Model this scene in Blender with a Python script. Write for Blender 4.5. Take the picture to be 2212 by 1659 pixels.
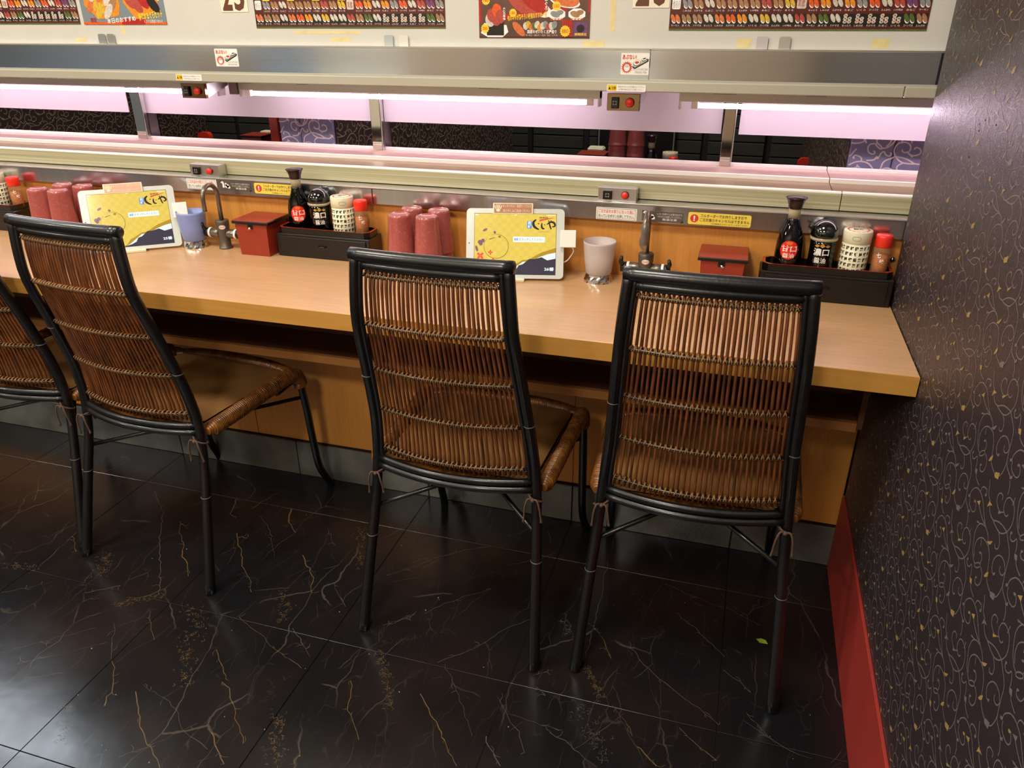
import bpy, math, random
from mathutils import Vector, Matrix, Euler
random.seed(7)
PI = math.pi
for o in list(bpy.data.objects):
    bpy.data.objects.remove(o)
S = bpy.context.scene
COL = S.collection

# ------------------------------------------------------------------ camera, world, lights, exposure
cd = bpy.data.cameras.new('camera'); cam = bpy.data.objects.new('camera', cd); COL.objects.link(cam)
yaw, pit, rol = -0.29354, 0.45131, -0.00345
fw = Vector((math.sin(yaw)*math.cos(pit), math.cos(yaw)*math.cos(pit), -math.sin(pit)))
r0 = Vector((math.cos(yaw), -math.sin(yaw), 0)); u0 = r0.cross(fw)
ri = math.cos(rol)*r0 + math.sin(rol)*u0; up = -math.sin(rol)*r0 + math.cos(rol)*u0
m = Matrix((ri, up, -fw)).transposed().to_4x4(); m.translation = Vector((0, 0, 1.30))
cam.matrix_world = m
cd.sensor_width = 36; cd.lens = 1646/2212*36; cd.clip_start = 0.02
S.camera = cam
S.view_settings.view_transform = 'Standard'; S.view_settings.look = 'None'
S.view_settings.gamma = 1; S.view_settings.use_curve_mapping = False
S.view_settings.exposure = 0.44
wd = bpy.data.worlds.new('world'); S.world = wd; wd.use_nodes = True
wd.node_tree.nodes['Background'].inputs[0].default_value = (1.0, .92, .84, 1)
wd.node_tree.nodes['Background'].inputs[1].default_value = 0.11
def lamp(name, loc, size, power, col, shape='DISK', rot=(0, 0, 0), sy=None):
    l = bpy.data.lights.new(name, 'AREA'); l.shape = shape; l.size = size; l.energy = power; l.color = col
    if sy: l.size_y = sy
    o = bpy.data.objects.new(name, l); COL.objects.link(o); o.location = loc; o.rotation_euler = rot
    return o
CEIL = 2.45
LAMPS = [(-3.0, 0.75), (-1.55, 0.8), (-.45, 0.8), (-4.8, -0.6), (-2.3, -0.9), (-.6, -1.0)]
for i, (x, y) in enumerate(LAMPS):
    lamp('ceiling_lamp_light', (x, y, CEIL-.075), .42, 14*(2.3 if y < 0 else 1), (1.0, .93, .82))
lamp('wall_light_panel', (-2.95, 1.695, 1.72), .9, 14, (.80, .90, 1.0), 'RECTANGLE', (-PI/2, 0, 0), .5)
for i, (x, y) in enumerate([(-2.2, 3.0), (-.5, 3.0), (1.2, 3.0)]):
    lamp('far_lamp_light', (x, y, CEIL-.075), .42, 14*.9, (1.0, .93, .82))

# ------------------------------------------------------------------ materials
def lin(c):
    return tuple(((v/255/12.92) if v/255 <= .04045 else ((v/255+.055)/1.055)**2.4) for v in c)
MATS = {}
def mat(name, rgb, rough=.5, metal=0, noise=0, nscale=(30, 30, 30), bump=0, bscale=60, emis=0, trans=0, alpha=1,
        coat=0, spec=.5, rgb2=None, detail=3, aniso=0):
    """principled material, procedurally varied; rgb in sRGB 0-255"""
    if name in MATS: return MATS[name]
    M = bpy.data.materials.new(name); M.use_nodes = True; nt = M.node_tree; N = nt.nodes; L = nt.links
    b = N['Principled BSDF']
    c = lin(rgb); b.inputs['Base Color'].default_value = (*c, 1)
    b.inputs['Roughness'].default_value = rough; b.inputs['Metallic'].default_value = metal
    b.inputs['Specular IOR Level'].default_value = spec
    b.inputs['Coat Weight'].default_value = coat; b.inputs['Coat Roughness'].default_value = .12
    b.inputs['Transmission Weight'].default_value = trans
    b.inputs['Alpha'].default_value = alpha
    b.inputs['Anisotropic'].default_value = aniso
    if emis:
        b.inputs['Emission Color'].default_value = (*c, 1); b.inputs['Emission Strength'].default_value = emis
    if noise or bump:
        tc = N.new('ShaderNodeTexCoord'); mp = N.new('ShaderNodeMapping'); mp.inputs['Scale'].default_value = nscale
        L.new(tc.outputs['Object'], mp.inputs[0])
        nz = N.new('ShaderNodeTexNoise'); nz.inputs['Scale'].default_value = 1; nz.inputs['Detail'].default_value = detail
        L.new(mp.outputs[0], nz.inputs['Vector'])
        if noise:
            r = N.new('ShaderNodeMapRange'); r.inputs[1].default_value = .3; r.inputs[2].default_value = .7
            L.new(nz.outputs['Fac'], r.inputs[0])
            mx = N.new('ShaderNodeMix'); mx.data_type = 'RGBA'
            c2 = lin(rgb2) if rgb2 else tuple(v*(1-noise) for v in c)
            mx.inputs[6].default_value = (*c, 1); mx.inputs[7].default_value = (*c2, 1)
            L.new(r.outputs[0], mx.inputs[0]); L.new(mx.outputs[2], b.inputs['Base Color'])
            if emis: L.new(mx.outputs[2], b.inputs['Emission Color'])
        if bump:
            n2 = N.new('ShaderNodeTexNoise'); n2.inputs['Scale'].default_value = bscale
            L.new(tc.outputs['Object'], n2.inputs['Vector'])
            bp = N.new('ShaderNodeBump'); bp.inputs['Strength'].default_value = bump; bp.inputs['Distance'].default_value = .002
            L.new(n2.outputs['Fac'], bp.inputs['Height']); L.new(bp.outputs[0], b.inputs['Normal'])
    MATS[name] = M
    return M

# ------------------------------------------------------------------ mesh helper
class MB:
    def __init__(s): s.v = []; s.f = []; s.m = []; s.sm = []
    def add(s, vs, fs, mi=0, smooth=False):
        b = len(s.v); s.v += [tuple(v) for v in vs]
        for f in fs: s.f.append([b+i for i in f]); s.m.append(mi); s.sm.append(smooth)
        return s
    def box(s, x0, x1, y0, y1, z0, z1, mi=0, bev=0):
        if bev:
            d = bev; P = []
            # chamfered box: every corner becomes three vertices
            for sx, x in ((1, x0), (-1, x1)):
                for sy, y in ((1, y0), (-1, y1)):
                    for sz, z in ((1, z0), (-1, z1)):
                        P += [(x, y+sy*d, z+sz*d), (x+sx*d, y, z+sz*d), (x+sx*d, y+sy*d, z)]
            I = lambda a, b_, c, k: ((a*2+b_)*2+c)*3+k
            F = []
            F += [[I(0,0,0,0), I(0,0,1,0), I(0,1,1,0), I(0,1,0,0)], [I(1,0,0,0), I(1,1,0,0), I(1,1,1,0), I(1,0,1,0)]]
            F += [[I(0,0,0,1), I(1,0,0,1), I(1,0,1,1), I(0,0,1,1)], [I(0,1,0,1), I(0,1,1,1), I(1,1,1,1), I(1,1,0,1)]]
            F += [[I(0,0,0,2), I(0,1,0,2), I(1,1,0,2), I(1,0,0,2)], [I(0,0,1,2), I(1,0,1,2), I(1,1,1,2), I(0,1,1,2)]]
            for a in (0, 1):
                for b_ in (0, 1):
                    F += [[I(a,b_,0,0), I(a,b_,0,1), I(a,b_,1,1), I(a,b_,1,0)], [I(a,0,b_,0), I(a,0,b_,2), I(a,1,b_,2), I(a,1,b_,0)],
                          [I(0,a,b_,1), I(0,a,b_,2), I(1,a,b_,2), I(1,a,b_,1)]]
                    for c in (0, 1): F.append([I(a,b_,c,0), I(a,b_,c,1), I(a,b_,c,2)])
            return s.add(P, F, mi)
        P = [(x, y, z) for x in (x0, x1) for y in (y0, y1) for z in (z0, z1)]
        return s.add(P, [[0,1,3,2],[4,6,7,5],[0,4,5,1],[2,3,7,6],[0,2,6,4],[1,5,7,3]], mi)
    def lathe(s, prof, n=24, c=(0, 0, 0), mi=0, axis='z', smooth=True):
        b = []; k = len(prof)
        for r, z in prof:
            for i in range(n):
                a = 2*PI*i/n
                p = (r*math.cos(a), r*math.sin(a), z)
                if axis == 'x': p = (p[2], p[0], p[1])
                if axis == 'y': p = (p[0], p[2], p[1])
                b.append((p[0]+c[0], p[1]+c[1], p[2]+c[2]))
        f = [[j*n+i, j*n+(i+1) % n, (j+1)*n+(i+1) % n, (j+1)*n+i] for j in range(k-1) for i in range(n)]
        s.add(b, f, mi, smooth)
        if prof[0] == prof[-1]: return s
        if prof[0][0] > 1e-6: s.f.append([len(s.v)-k*n+i for i in range(n)]); s.m.append(mi); s.sm.append(False)
        if prof[-1][0] > 1e-6: s.f.append([len(s.v)-n+i for i in range(n)]); s.m.append(mi); s.sm.append(False)
        return s
    def tube(s, pts, r, n=8, mi=0, caps=True, flat=1.0, closed=False):
        pts = [Vector(p) for p in pts]; N = len(pts)
        R = r if isinstance(r, (list, tuple)) else [r]*N
        vs = []; prev = None
        for i, p in enumerate(pts):
            if closed: t = pts[(i+1) % N]-pts[i-1]
            else: t = (pts[min(i+1, N-1)]-pts[max(i-1, 0)])
            t.normalize()
            if prev is None:
                a = Vector((0, 0, 1)) if abs(t.z) < .9 else Vector((1, 0, 0))
                u = t.cross(a).normalized()
            else:
                u = (prev - t*prev.dot(t)).normalized()
            w = t.cross(u); prev = u
            for k in range(n):
                a = 2*PI*k/n
                vs.append(p + u*(R[i]*math.cos(a)) + w*(R[i]*flat*math.sin(a)))
        M_ = N if closed else N-1
        f = [[i*n+k, i*n+(k+1) % n, ((i+1) % N)*n+(k+1) % n, ((i+1) % N)*n+k] for i in range(M_) for k in range(n)]
        b = len(s.v)
        s.add(vs, f, mi, True)
        if caps and not closed:
            s.f.append([b+k for k in range(n)]); s.m.append(mi); s.sm.append(False)
            s.f.append([b+(N-1)*n+k for k in range(n)]); s.m.append(mi); s.sm.append(False)
        return s
    def build(s, name, mats, parent=None, loc=None, rot=None, fixn=True):
        me = bpy.data.meshes.new(name); me.from_pydata(s.v, [], s.f)
        mats = mats if isinstance(mats, (list, tuple)) else [mats]
        for q in mats: me.materials.append(q)
        me.polygons.foreach_set('material_index', s.m); me.polygons.foreach_set('use_smooth', s.sm)
        if fixn:
            import bmesh
            bm = bmesh.new(); bm.from_mesh(me); bmesh.ops.recalc_face_normals(bm, faces=bm.faces); bm.to_mesh(me); bm.free()
        o = bpy.data.objects.new(name, me); COL.objects.link(o)
        if parent: o.parent = parent
        if loc: o.location = loc
        if rot: o.rotation_euler = rot
        return o
def tag(o, label=None, cat=None, group=None, kind=None):
    if label: o['label'] = label
    if cat: o['category'] = cat
    if group: o['group'] = group
    if kind: o['kind'] = kind
    return o
def empty(name, loc=(0, 0, 0), rz=0, label=None, cat=None, group=None):
    o = bpy.data.objects.new(name, None); COL.objects.link(o); o.location = loc; o.rotation_euler = (0, 0, rz)
    o.empty_display_size = .05
    return tag(o, label, cat, group)
KIDS = {}
def copy_tree(o, parent=None):
    c = o.copy(); COL.objects.link(c); c.parent = parent
    for ch in [q for q in bpy.data.objects if q.parent is o]: copy_tree(ch, c)
    return c
def dup(o, loc, rz=None, label=None):
    c = copy_tree(o); c.location = loc
    if rz is not None: c.rotation_euler = (0, 0, rz)
    if label: c['label'] = label
    return c
def crom(pts, k=4):
    P = [Vector(p) for p in pts]; out = []
    if len(P) < 3: return P
    for i in range(len(P)-1):
        a = P[max(i-1, 0)]; b = P[i]; c = P[i+1]; d = P[min(i+2, len(P)-1)]
        for j in range(k):
            t = j/k
            out.append(.5*((2*b)+(c-a)*t+(2*a-5*b+4*c-d)*t*t+(3*b-3*c+d-a)*t**3))
    out.append(P[-1]); return out

# flat print helpers: everything in local x (right) / z (up), facing -y
def poly(mb, pts, y=0, mi=0): mb.add([(p[0], y, p[1]) for p in pts], [list(range(len(pts)))], mi)
def ell(mb, cx, cz, rx, rz, a=0, y=0, mi=0, n=10):
    poly(mb, [(cx+rx*math.cos(t)*math.cos(a)-rz*math.sin(t)*math.sin(a), cz+rx*math.cos(t)*math.sin(a)+rz*math.sin(t)*math.cos(a)) for t in [2*PI*i/n for i in range(n)]], y, mi)
def rect(mb, x0, x1, z0, z1, y=0, mi=0): poly(mb, [(x0, z0), (x1, z0), (x1, z1), (x0, z1)], y, mi)
def rrect(mb, x0, x1, z0, z1, r, y=0, mi=0):
    pts = []
    for cx, cz, a in ((x1-r, z1-r, 0), (x0+r, z1-r, PI/2), (x0+r, z0+r, PI), (x1-r, z0+r, 1.5*PI)):
        for k in range(5): pts.append((cx+r*math.cos(a+k*PI/8), cz+r*math.sin(a+k*PI/8)))
    poly(mb, pts, y, mi)
def ribbon(pts, w, taper=True):
    """list of 2-D points -> 2-D quads"""
    P = [Vector(p).to_2d() for p in pts]; L = []; N = len(P)
    for i, p in enumerate(P):
        t = P[min(i+1, N-1)]-P[max(i-1, 0)]
        if t.length < 1e-9: t = Vector((1, 0))
        t.normalize(); n = Vector((-t.y, t.x))
        ww = w*(.35+.65*math.sin(PI*min(1, max(0, (i+.3)/(N-.4))))) if taper else w
        L.append((p+n*ww/2, p-n*ww/2))
    return L
TCACHE = {}
def textmesh(s, bold=0.0):
    key = (s, bold)
    if key in TCACHE: return TCACHE[key]
    cu = bpy.data.curves.new('t', 'FONT'); cu.body = s; cu.size = 1; cu.offset = bold; cu.resolution_u = 2
    o = bpy.data.objects.new('t', cu); COL.objects.link(o)
    me = bpy.data.meshes.new_from_object(o)
    v = [tuple(q.co) for q in me.vertices]; f = [list(p.vertices) for p in me.polygons]
    bpy.data.objects.remove(o); bpy.data.curves.remove(cu); bpy.data.meshes.remove(me)
    if v:
        x0 = min(q[0] for q in v); x1 = max(q[0] for q in v); y0 = min(q[1] for q in v); y1 = max(q[1] for q in v)
    else: x0 = x1 = y0 = y1 = 0
    TCACHE[key] = (v, f, x0, x1, y0, y1)
    return TCACHE[key]
def text(mb, s, x0, x1, z0, z1, y=0, mi=0, bold=.0, keep=False, rot=0):
    """flat lettering that fills the given box"""
    v, f, a, b, c, d = textmesh(s, bold)
    if not v: return
    sx = (x1-x0)/(b-a); sz = (z1-z0)/(d-c)
    if keep: sx = sz = min(sx, sz)
    cx, cz = (x0+x1)/2, (z0+z1)/2; mx, mz = (a+b)/2, (c+d)/2
    ca, sa = math.cos(rot), math.sin(rot)
    P = []
    for q in v:
        px, pz = (q[0]-mx)*sx, (q[1]-mz)*sz
        P.append((cx+px*ca-pz*sa, y, cz+px*sa+pz*ca))
    mb.add(P, f, mi)
def bend(mb, R, a0=0.0, zc=0):
    """wrap flat x/z print round a vertical cylinder of radius R, facing -y"""
    mb.v = [((R-v[1])*math.sin(v[0]/R+a0), -(R-v[1])*math.cos(v[0]/R+a0), v[2]) for v in mb.v]
    return mb

# ---- measured stroke data of the prints (metres on their own surfaces)
VEINS=[('g',3,[(-1.425,1.439),(-1.393,1.394),(-1.344,1.347),(-1.327,1.318),(-1.284,1.282),(-1.25,1.245)]),
('g',3,[(-1.419,1.432),(-1.4,1.423),(-1.393,1.43)]),
('g',3,[(-1.236,1.436),(-1.206,1.396),(-1.16,1.351),(-1.139,1.317),(-1.09,1.278),(-1.059,1.239)]),
('g',4,[(-1.225,1.421),(-1.213,1.425),(-1.198,1.425)]),
('w',1.5,[(-1.226,1.526),(-1.177,1.494),(-1.138,1.451),(-1.101,1.402),(-1.08,1.375)]),
('g',6,[(-1.341,1.582),(-1.325,1.546),(-1.313,1.51),(-1.284,1.5)]),
('g',6,[(-1.155,1.586),(-1.136,1.534),(-1.107,1.506),(-1.082,1.486)]),
('g',4,[(-1.01,1.404),(-0.967,1.36),(-0.936,1.331),(-0.926,1.304),(-0.912,1.279)]),
('w',1.8,[(-1.604,1.546),(-1.506,1.463),(-1.455,1.393),(-1.423,1.349),(-1.351,1.262),(-1.274,1.164)]),
('g',2,[(-2.015,1.523),(-1.954,1.453),(-1.915,1.402)]),
('g',3,[(-1.225,0.954),(-1.183,0.91),(-1.162,0.884),(-1.161,0.869),(-1.15,0.847)]),
('g',4,[(-1.112,0.894),(-1.08,0.863),(-1.05,0.832),(-1.0,0.796),(-0.968,0.779),(-0.938,0.757)]),
('g',3,[(-0.953,0.973),(-0.929,0.959),(-0.886,0.92),(-0.867,0.896),(-0.837,0.872),(-0.817,0.85)]),
('g',3.5,[(-0.895,0.855),(-0.86,0.824),(-0.825,0.8)]),
('g',3,[(-1.021,1.05),(-0.999,1.027),(-0.955,0.989)]),
('g',3,[(-0.687,1.053),(-0.666,1.016),(-0.655,0.984),(-0.623,0.95),(-0.601,0.924)]),
('g',1.6,[(-1.035,1.153),(-0.951,1.12),(-0.902,1.091),(-0.858,1.075),(-0.808,1.055)]),
('w',1.6,[(-0.889,1.157),(-0.839,1.116),(-0.807,1.09)]),
('w',1.8,[(-0.879,1.325),(-0.843,1.292),(-0.806,1.258)]),
('w',1.8,[(-1.005,1.527),(-0.947,1.464)]),
('w',1.2,[(-1.113,0.915),(-1.04,0.9),(-0.989,0.875),(-0.972,0.855),(-0.929,0.835),(-0.877,0.819)]),
('w',1.2,[(-1.488,0.899),(-1.445,0.936),(-1.394,0.982),(-1.339,1.027)]),
('w',1,[(-1.421,0.887),(-1.36,0.931),(-1.292,0.987)]),
('w',1.5,[(-1.458,1.117),(-1.421,1.146),(-1.392,1.166)]),
('g',2.5,[(-1.668,1.294),(-1.63,1.262),(-1.606,1.244)]),
('w',1,[(-1.307,1.052),(-1.269,1.0),(-1.233,0.957)]),
('w',1,[(-1.662,1.056),(-1.613,1.089),(-1.569,1.128)]),
('g',2.5,[(-1.248,1.103),(-1.226,1.076),(-1.179,1.033)]),
('w',1,[(-1.029,0.756),(-0.978,0.807),(-0.935,0.866)]),
('w',1,[(-0.761,1.391),(-0.703,1.454)]),
('w',1.2,[(-0.681,1.232),(-0.634,1.292)]),
('g',3,[(-0.527,1.068),(-0.488,1.024),(-0.449,0.988),(-0.418,0.951),(-0.393,0.924)]),
('w',3,[(-0.362,1.004),(-0.337,0.975),(-0.313,0.948)]),
('w',1.6,[(-0.758,1.391),(-0.711,1.44),(-0.665,1.498),(-0.603,1.545),(-0.541,1.585)]),
('w',1.6,[(-0.612,1.292),(-0.577,1.34),(-0.541,1.375),(-0.486,1.42)]),
('w',1.8,[(-0.69,1.226),(-0.662,1.25),(-0.634,1.285)]),
('w',1.6,[(-0.524,1.157),(-0.458,1.223),(-0.416,1.291),(-0.363,1.346)]),
('w',2,[(-0.12,1.324),(-0.085,1.282),(-0.043,1.249),(0.016,1.209)]),
('g',2.5,[(0.016,1.209),(0.057,1.186),(0.084,1.165)]),
('w',2,[(-0.024,1.46),(0.024,1.422),(0.051,1.393),(0.087,1.356)]),
('g',2.5,[(0.006,1.137),(0.04,1.11),(0.063,1.09),(0.085,1.079)]),
('g',3,[(-0.07,1.068),(-0.049,1.055),(-0.025,1.034)]),
('g',1.6,[(-0.134,1.154),(-0.101,1.124),(-0.08,1.088)]),
('g',3,[(-0.182,1.329),(-0.169,1.303),(-0.156,1.278)]),
('w',1.5,[(-0.232,1.378),(-0.205,1.354),(-0.182,1.329)]),
('w',1.8,[(-0.36,1.097),(-0.332,1.061),(-0.3,1.032),(-0.276,0.989)]),
('w',1.4,[(-0.51,1.155),(-0.473,1.116),(-0.44,1.073),(-0.387,0.997)]),
('w',1.5,[(-0.238,1.051),(-0.195,1.031),(-0.135,0.999)]),
('w',1.2,[(0.083,1.522),(0.154,1.486)]),
('w',1,[(-0.072,1.565),(-0.004,1.541),(0.079,1.514)]),
('w',1,[(0.139,1.211),(0.194,1.152)]),
('w',2,[(-0.297,1.155),(-0.272,1.136)]),
('w',1,[(-0.331,1.071),(-0.264,1.062),(-0.221,1.06)]),
('w',1.2,[(-0.313,1.18),(-0.273,1.209)]),
('w',1.6,[(0.088,1.316),(0.121,1.293),(0.145,1.268)])]
CLOUDS=[('g',26,[(-1.16,1.142),(-1.118,1.108),(-1.1,1.051),(-1.084,1.013),(-1.044,0.985),(-1.033,0.939)]),
('g',20,[(-0.786,0.935),(-0.766,0.898),(-0.754,0.865),(-0.719,0.823)]),
('g',18,[(-0.913,1.554),(-0.874,1.477),(-0.84,1.398)]),
('g',16,[(-0.991,1.255),(-0.947,1.219),(-0.925,1.166)]),
('g',20,[(-1.526,1.268),(-1.502,1.225),(-1.469,1.173)]),
('w',12,[(-1.231,0.823),(-1.194,0.789),(-1.162,0.743)]),
('g',10,[(-0.203,1.235),(-0.174,1.194),(-0.156,1.158)]),
('w',24,[(-0.202,1.134),(-0.174,1.098),(-0.152,1.067),(-0.128,1.016)]),
('r',16,[(-0.154,1.54),(-0.121,1.478),(-0.072,1.413),(-0.049,1.369)]),
('r',12,[(-0.674,1.171),(-0.623,1.195),(-0.577,1.218)]),
('r',12,[(-0.642,1.388),(-0.585,1.427),(-0.521,1.462),(-0.418,1.508)]),
('g',14,[(-0.672,1.148),(-0.631,1.102),(-0.595,1.053),(-0.578,1.012)]),
('w',10,[(-0.294,1.366),(-0.274,1.34),(-0.259,1.313)]),
('g',16,[(-1.739,1.143),(-1.694,1.149),(-1.653,1.157)]),
('r',12,[(-1.699,1.497),(-1.692,1.52)]),
('g',14,[(-1.355,1.098),(-1.316,1.131),(-1.265,1.156)]),
('r',12,[(-0.83,0.942),(-0.825,0.969),(-0.855,1.002)])]
STROKES=[('s',[(1.0004,0.6577),(1.0103,0.6602),(1.0154,0.6684),(1.0211,0.6763)]),
('s',[(0.9976,0.6526),(0.9926,0.648),(0.9841,0.6459),(0.9744,0.6472)]),
('g',[(0.9744,0.6472),(0.9597,0.6552),(0.9456,0.6595),(0.9302,0.6616)]),
('g',[(0.9783,0.6466),(0.9665,0.6461),(0.9507,0.6475),(0.9396,0.6526),(0.9302,0.6616)]),
('s',[(0.95,0.6469),(0.9418,0.6428),(0.9379,0.6365),(0.9396,0.6306),(0.9466,0.6273),(0.9498,0.6307)]),
('s',[(0.9302,0.6616),(0.9242,0.6746),(0.9264,0.6863),(0.9318,0.6934),(0.9387,0.6961),(0.9496,0.6952),(0.9574,0.6897),(0.9598,0.6809),(0.9576,0.6746),(0.9535,0.6736)]),
('s',[(0.9535,0.6736),(0.9495,0.672),(0.9437,0.674),(0.9414,0.6785)]),
('s',[(0.9688,0.6796),(0.9704,0.6847),(0.9799,0.6826),(0.9841,0.6751),(0.9804,0.6685),(0.9698,0.6657),(0.9625,0.6668),(0.9535,0.6736)]),
('s',[(0.9381,0.7032),(0.9379,0.6978),(0.9385,0.6924)]),
('s',[(0.9302,0.6616),(0.9208,0.6569),(0.9101,0.6517),(0.9044,0.645),(0.9022,0.6343),(0.8999,0.6235),(0.8957,0.6109),(0.8869,0.6069),(0.8734,0.605)]),
('s',[(0.897,0.6156),(0.8974,0.6035),(0.902,0.5912),(0.9087,0.5859)]),
('s',[(0.9013,0.6282),(0.9044,0.6203),(0.9115,0.6167),(0.9166,0.6182),(0.9172,0.623)]),
('s',[(0.903,0.6279),(0.9108,0.6329),(0.9227,0.6325),(0.9333,0.626),(0.9393,0.6155),(0.9383,0.6079),(0.9331,0.6027),(0.9259,0.6034),(0.9246,0.6075)]),
('s',[(0.9188,0.6698),(0.9192,0.6649),(0.9141,0.6622),(0.9065,0.6659),(0.9028,0.6721),(0.8987,0.6709)]),
('g',[(1.0164,0.6152),(1.0081,0.6186),(0.9996,0.6236),(0.9899,0.6266)]),
('s',[(1.0081,0.6186),(1.0134,0.6107),(1.0152,0.6007),(1.0117,0.5908),(1.0038,0.5794),(0.9939,0.5735),(0.987,0.5729)]),
('s',[(0.9698,0.5839),(0.9698,0.5815),(0.9728,0.5776),(0.9777,0.5735),(0.9825,0.571),(0.9855,0.5709),(0.9854,0.5733),(0.9823,0.5773),(0.9775,0.5813),(0.9727,0.5838),(0.9698,0.5839)]),
('s',[(0.9721,0.585),(0.9708,0.5911),(0.9748,0.5952),(0.981,0.5951)]),
('s',[(0.9672,0.5829),(0.9569,0.5804),(0.9537,0.5707),(0.9579,0.5614),(0.9673,0.5578),(0.9716,0.5605),(0.9698,0.5651)]),
('s',[(0.9944,0.5769),(1.001,0.5842),(1.0029,0.594),(0.9996,0.6015),(0.9924,0.6085),(0.9826,0.6134),(0.9689,0.6157),(0.9602,0.6142),(0.9524,0.6084),(0.9479,0.6001),(0.9441,0.5911),(0.9409,0.5865),(0.9321,0.583),(0.9195,0.5819),(0.9137,0.5834)]),
('s',[(0.9895,0.6081),(0.9874,0.6048),(0.9856,0.6001)]),
('s',[(1.0669,0.6204),(1.067,0.6291),(1.0562,0.6415),(1.042,0.6465),(1.026,0.6455),(1.014,0.6395),(1.0004,0.6314),(0.9898,0.6273),(0.9769,0.6251),(0.9695,0.62)]),
('s',[(1.0646,0.622),(1.0616,0.6141),(1.0508,0.6118),(1.0406,0.6142),(1.0362,0.6211),(1.0408,0.6277),(1.0469,0.6277)]),
('s',[(1.0398,0.6148),(1.0356,0.6122)]),
('s',[(1.0295,0.6382),(1.029,0.6325),(1.0091,0.6274),(0.9945,0.6273)]),
('s',[(1.0372,0.6486),(1.0363,0.654),(1.0317,0.6582),(1.0208,0.6611),(1.0175,0.6563)]),
('s',[(1.0556,0.6019),(1.0498,0.5948),(1.0488,0.5866)]),
('s',[(0.8987,0.6709),(0.8951,0.666),(0.8935,0.6595)]),
('s',[(0.8863,0.6564),(0.8834,0.6521),(0.8737,0.6502),(0.866,0.65)])]
BLOBS=[('g',[(1.002,0.6571),(0.9893,0.6579),(0.997,0.6536),(1.0038,0.6469)]),
('g',[(1.0481,0.6287),(1.0417,0.6305),(1.0445,0.6257),(1.0491,0.6252)]),
('g',[(1.0393,0.6318),(1.0283,0.64),(1.0274,0.6324)]),
('g',[(0.9187,0.585),(0.9062,0.5911),(0.9055,0.5887),(0.9049,0.5827),(0.9159,0.5789),(0.9195,0.5801)]),
('g',[(0.973,0.6172),(0.9569,0.6293),(0.9598,0.6223),(0.9649,0.6182)]),
('g',[(0.9471,0.5898),(0.9409,0.5961),(0.94,0.5897),(0.9465,0.5835),(0.9503,0.5828)]),
('g',[(0.8949,0.6583),(0.8866,0.6617),(0.8834,0.6555),(0.8909,0.6537)]),
('s',[(0.8766,0.6032),(0.8704,0.61),(0.8684,0.6065),(0.8736,0.6024)]),
('s',[(1.0733,0.6204),(1.0665,0.6244),(1.0659,0.6205),(1.0712,0.6174)]),
('s',[(1.0219,0.6136),(1.0146,0.6178),(1.0113,0.6172),(1.0169,0.6136)]),
('s',[(0.9847,0.5934),(0.9766,0.5974),(0.9768,0.5948),(0.9825,0.5915)]),
('s',[(0.9208,0.6699),(0.9167,0.6714),(0.9157,0.6688),(0.9199,0.6666)]),
('s',[(0.9727,0.5646),(0.9674,0.5672),(0.9671,0.5649),(0.9719,0.5615)]),
('s',[(1.0208,0.6552),(1.0153,0.6584),(1.0151,0.6544),(1.0203,0.6519)]),
('g',[(0.9695,0.6636),(0.9595,0.6698),(0.9592,0.6677),(0.9666,0.6611)]),
('s',[(0.9279,0.6058),(0.9239,0.608),(0.9233,0.6049),(0.9279,0.6029)])]

# ------------------------------------------------------------------ common materials
m_white = mat('white_board', (206, 203, 192), .35, noise=.06, nscale=(6, 6, 6))
m_steel = mat('brushed_steel', (208, 218, 230), .13, 1, noise=.06, nscale=(2, 40, 260))
m_steel2 = mat('satin_steel', (215, 213, 210), .34, 1, noise=.08, nscale=(2, 60, 200))
m_apron = mat('brushed_apron_steel', (218, 220, 224), .22, 1, noise=.10, nscale=(260, 40, 3))
m_mirror = mat('polished_steel', (205, 200, 195), .06, 1)
m_rail = mat('rail_enamel', (188, 184, 166), .4, .3, noise=.05, nscale=(3, 3, 3))
m_alu = mat('aluminium', (205, 200, 190), .35, .8, noise=.1, nscale=(2, 90, 90))
m_tube = mat('lit_tube', (255, 226, 248), .5, emis=16.5)
m_black = mat('black_plastic', (18, 18, 18), .35, noise=.3, nscale=(50, 50, 50))
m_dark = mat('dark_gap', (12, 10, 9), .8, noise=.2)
m_red = mat('red_button', (235, 52, 34), .35, noise=.1, nscale=(80, 80, 80))
m_orange = mat('orange_laminate', (206, 142, 68), .38, noise=1, rgb2=(196, 130, 56), nscale=(160, 160, 6), detail=5)
m_count = mat('counter_laminate', (198, 156, 114), .34, noise=1, rgb2=(189, 146, 102), nscale=(10, 110, 110), detail=5, coat=.15)
m_edge = mat('counter_edge', (190, 138, 64), .4, noise=1, rgb2=(181, 128, 55), nscale=(6, 120, 120), detail=5)
m_fascia = mat('pale_wood_laminate', (184, 176, 144), .38, noise=1, rgb2=(150, 142, 108), nscale=(1.3, 1, 240), detail=3)
m_lane = mat('lane_laminate', (138, 116, 88), .35, noise=1, rgb2=(126, 104, 76), nscale=(2, 80, 80), detail=5)
m_lane2 = mat('upper_lane_laminate', (214, 182, 172), .16, noise=1, rgb2=(202, 166, 156), nscale=(2, 90, 90), detail=5)
m_strip = mat('pale_edge_strip', (250, 244, 238), .3, noise=.05, nscale=(4, 4, 4))
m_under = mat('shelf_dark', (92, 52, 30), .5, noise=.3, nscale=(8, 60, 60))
m_panelw = mat('white_acrylic', (216, 212, 218), .3, noise=.03, nscale=(3, 3, 3))
m_walld = mat('wallpaper_ground', (44, 35, 39), .44, spec=1.0, noise=.25, nscale=(400, 400, 90), bump=.25, bscale=500)
m_vine = mat('wallpaper_vine', (110, 99, 99), .46, spec=1.0, noise=.2, nscale=(200, 200, 200))
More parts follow.
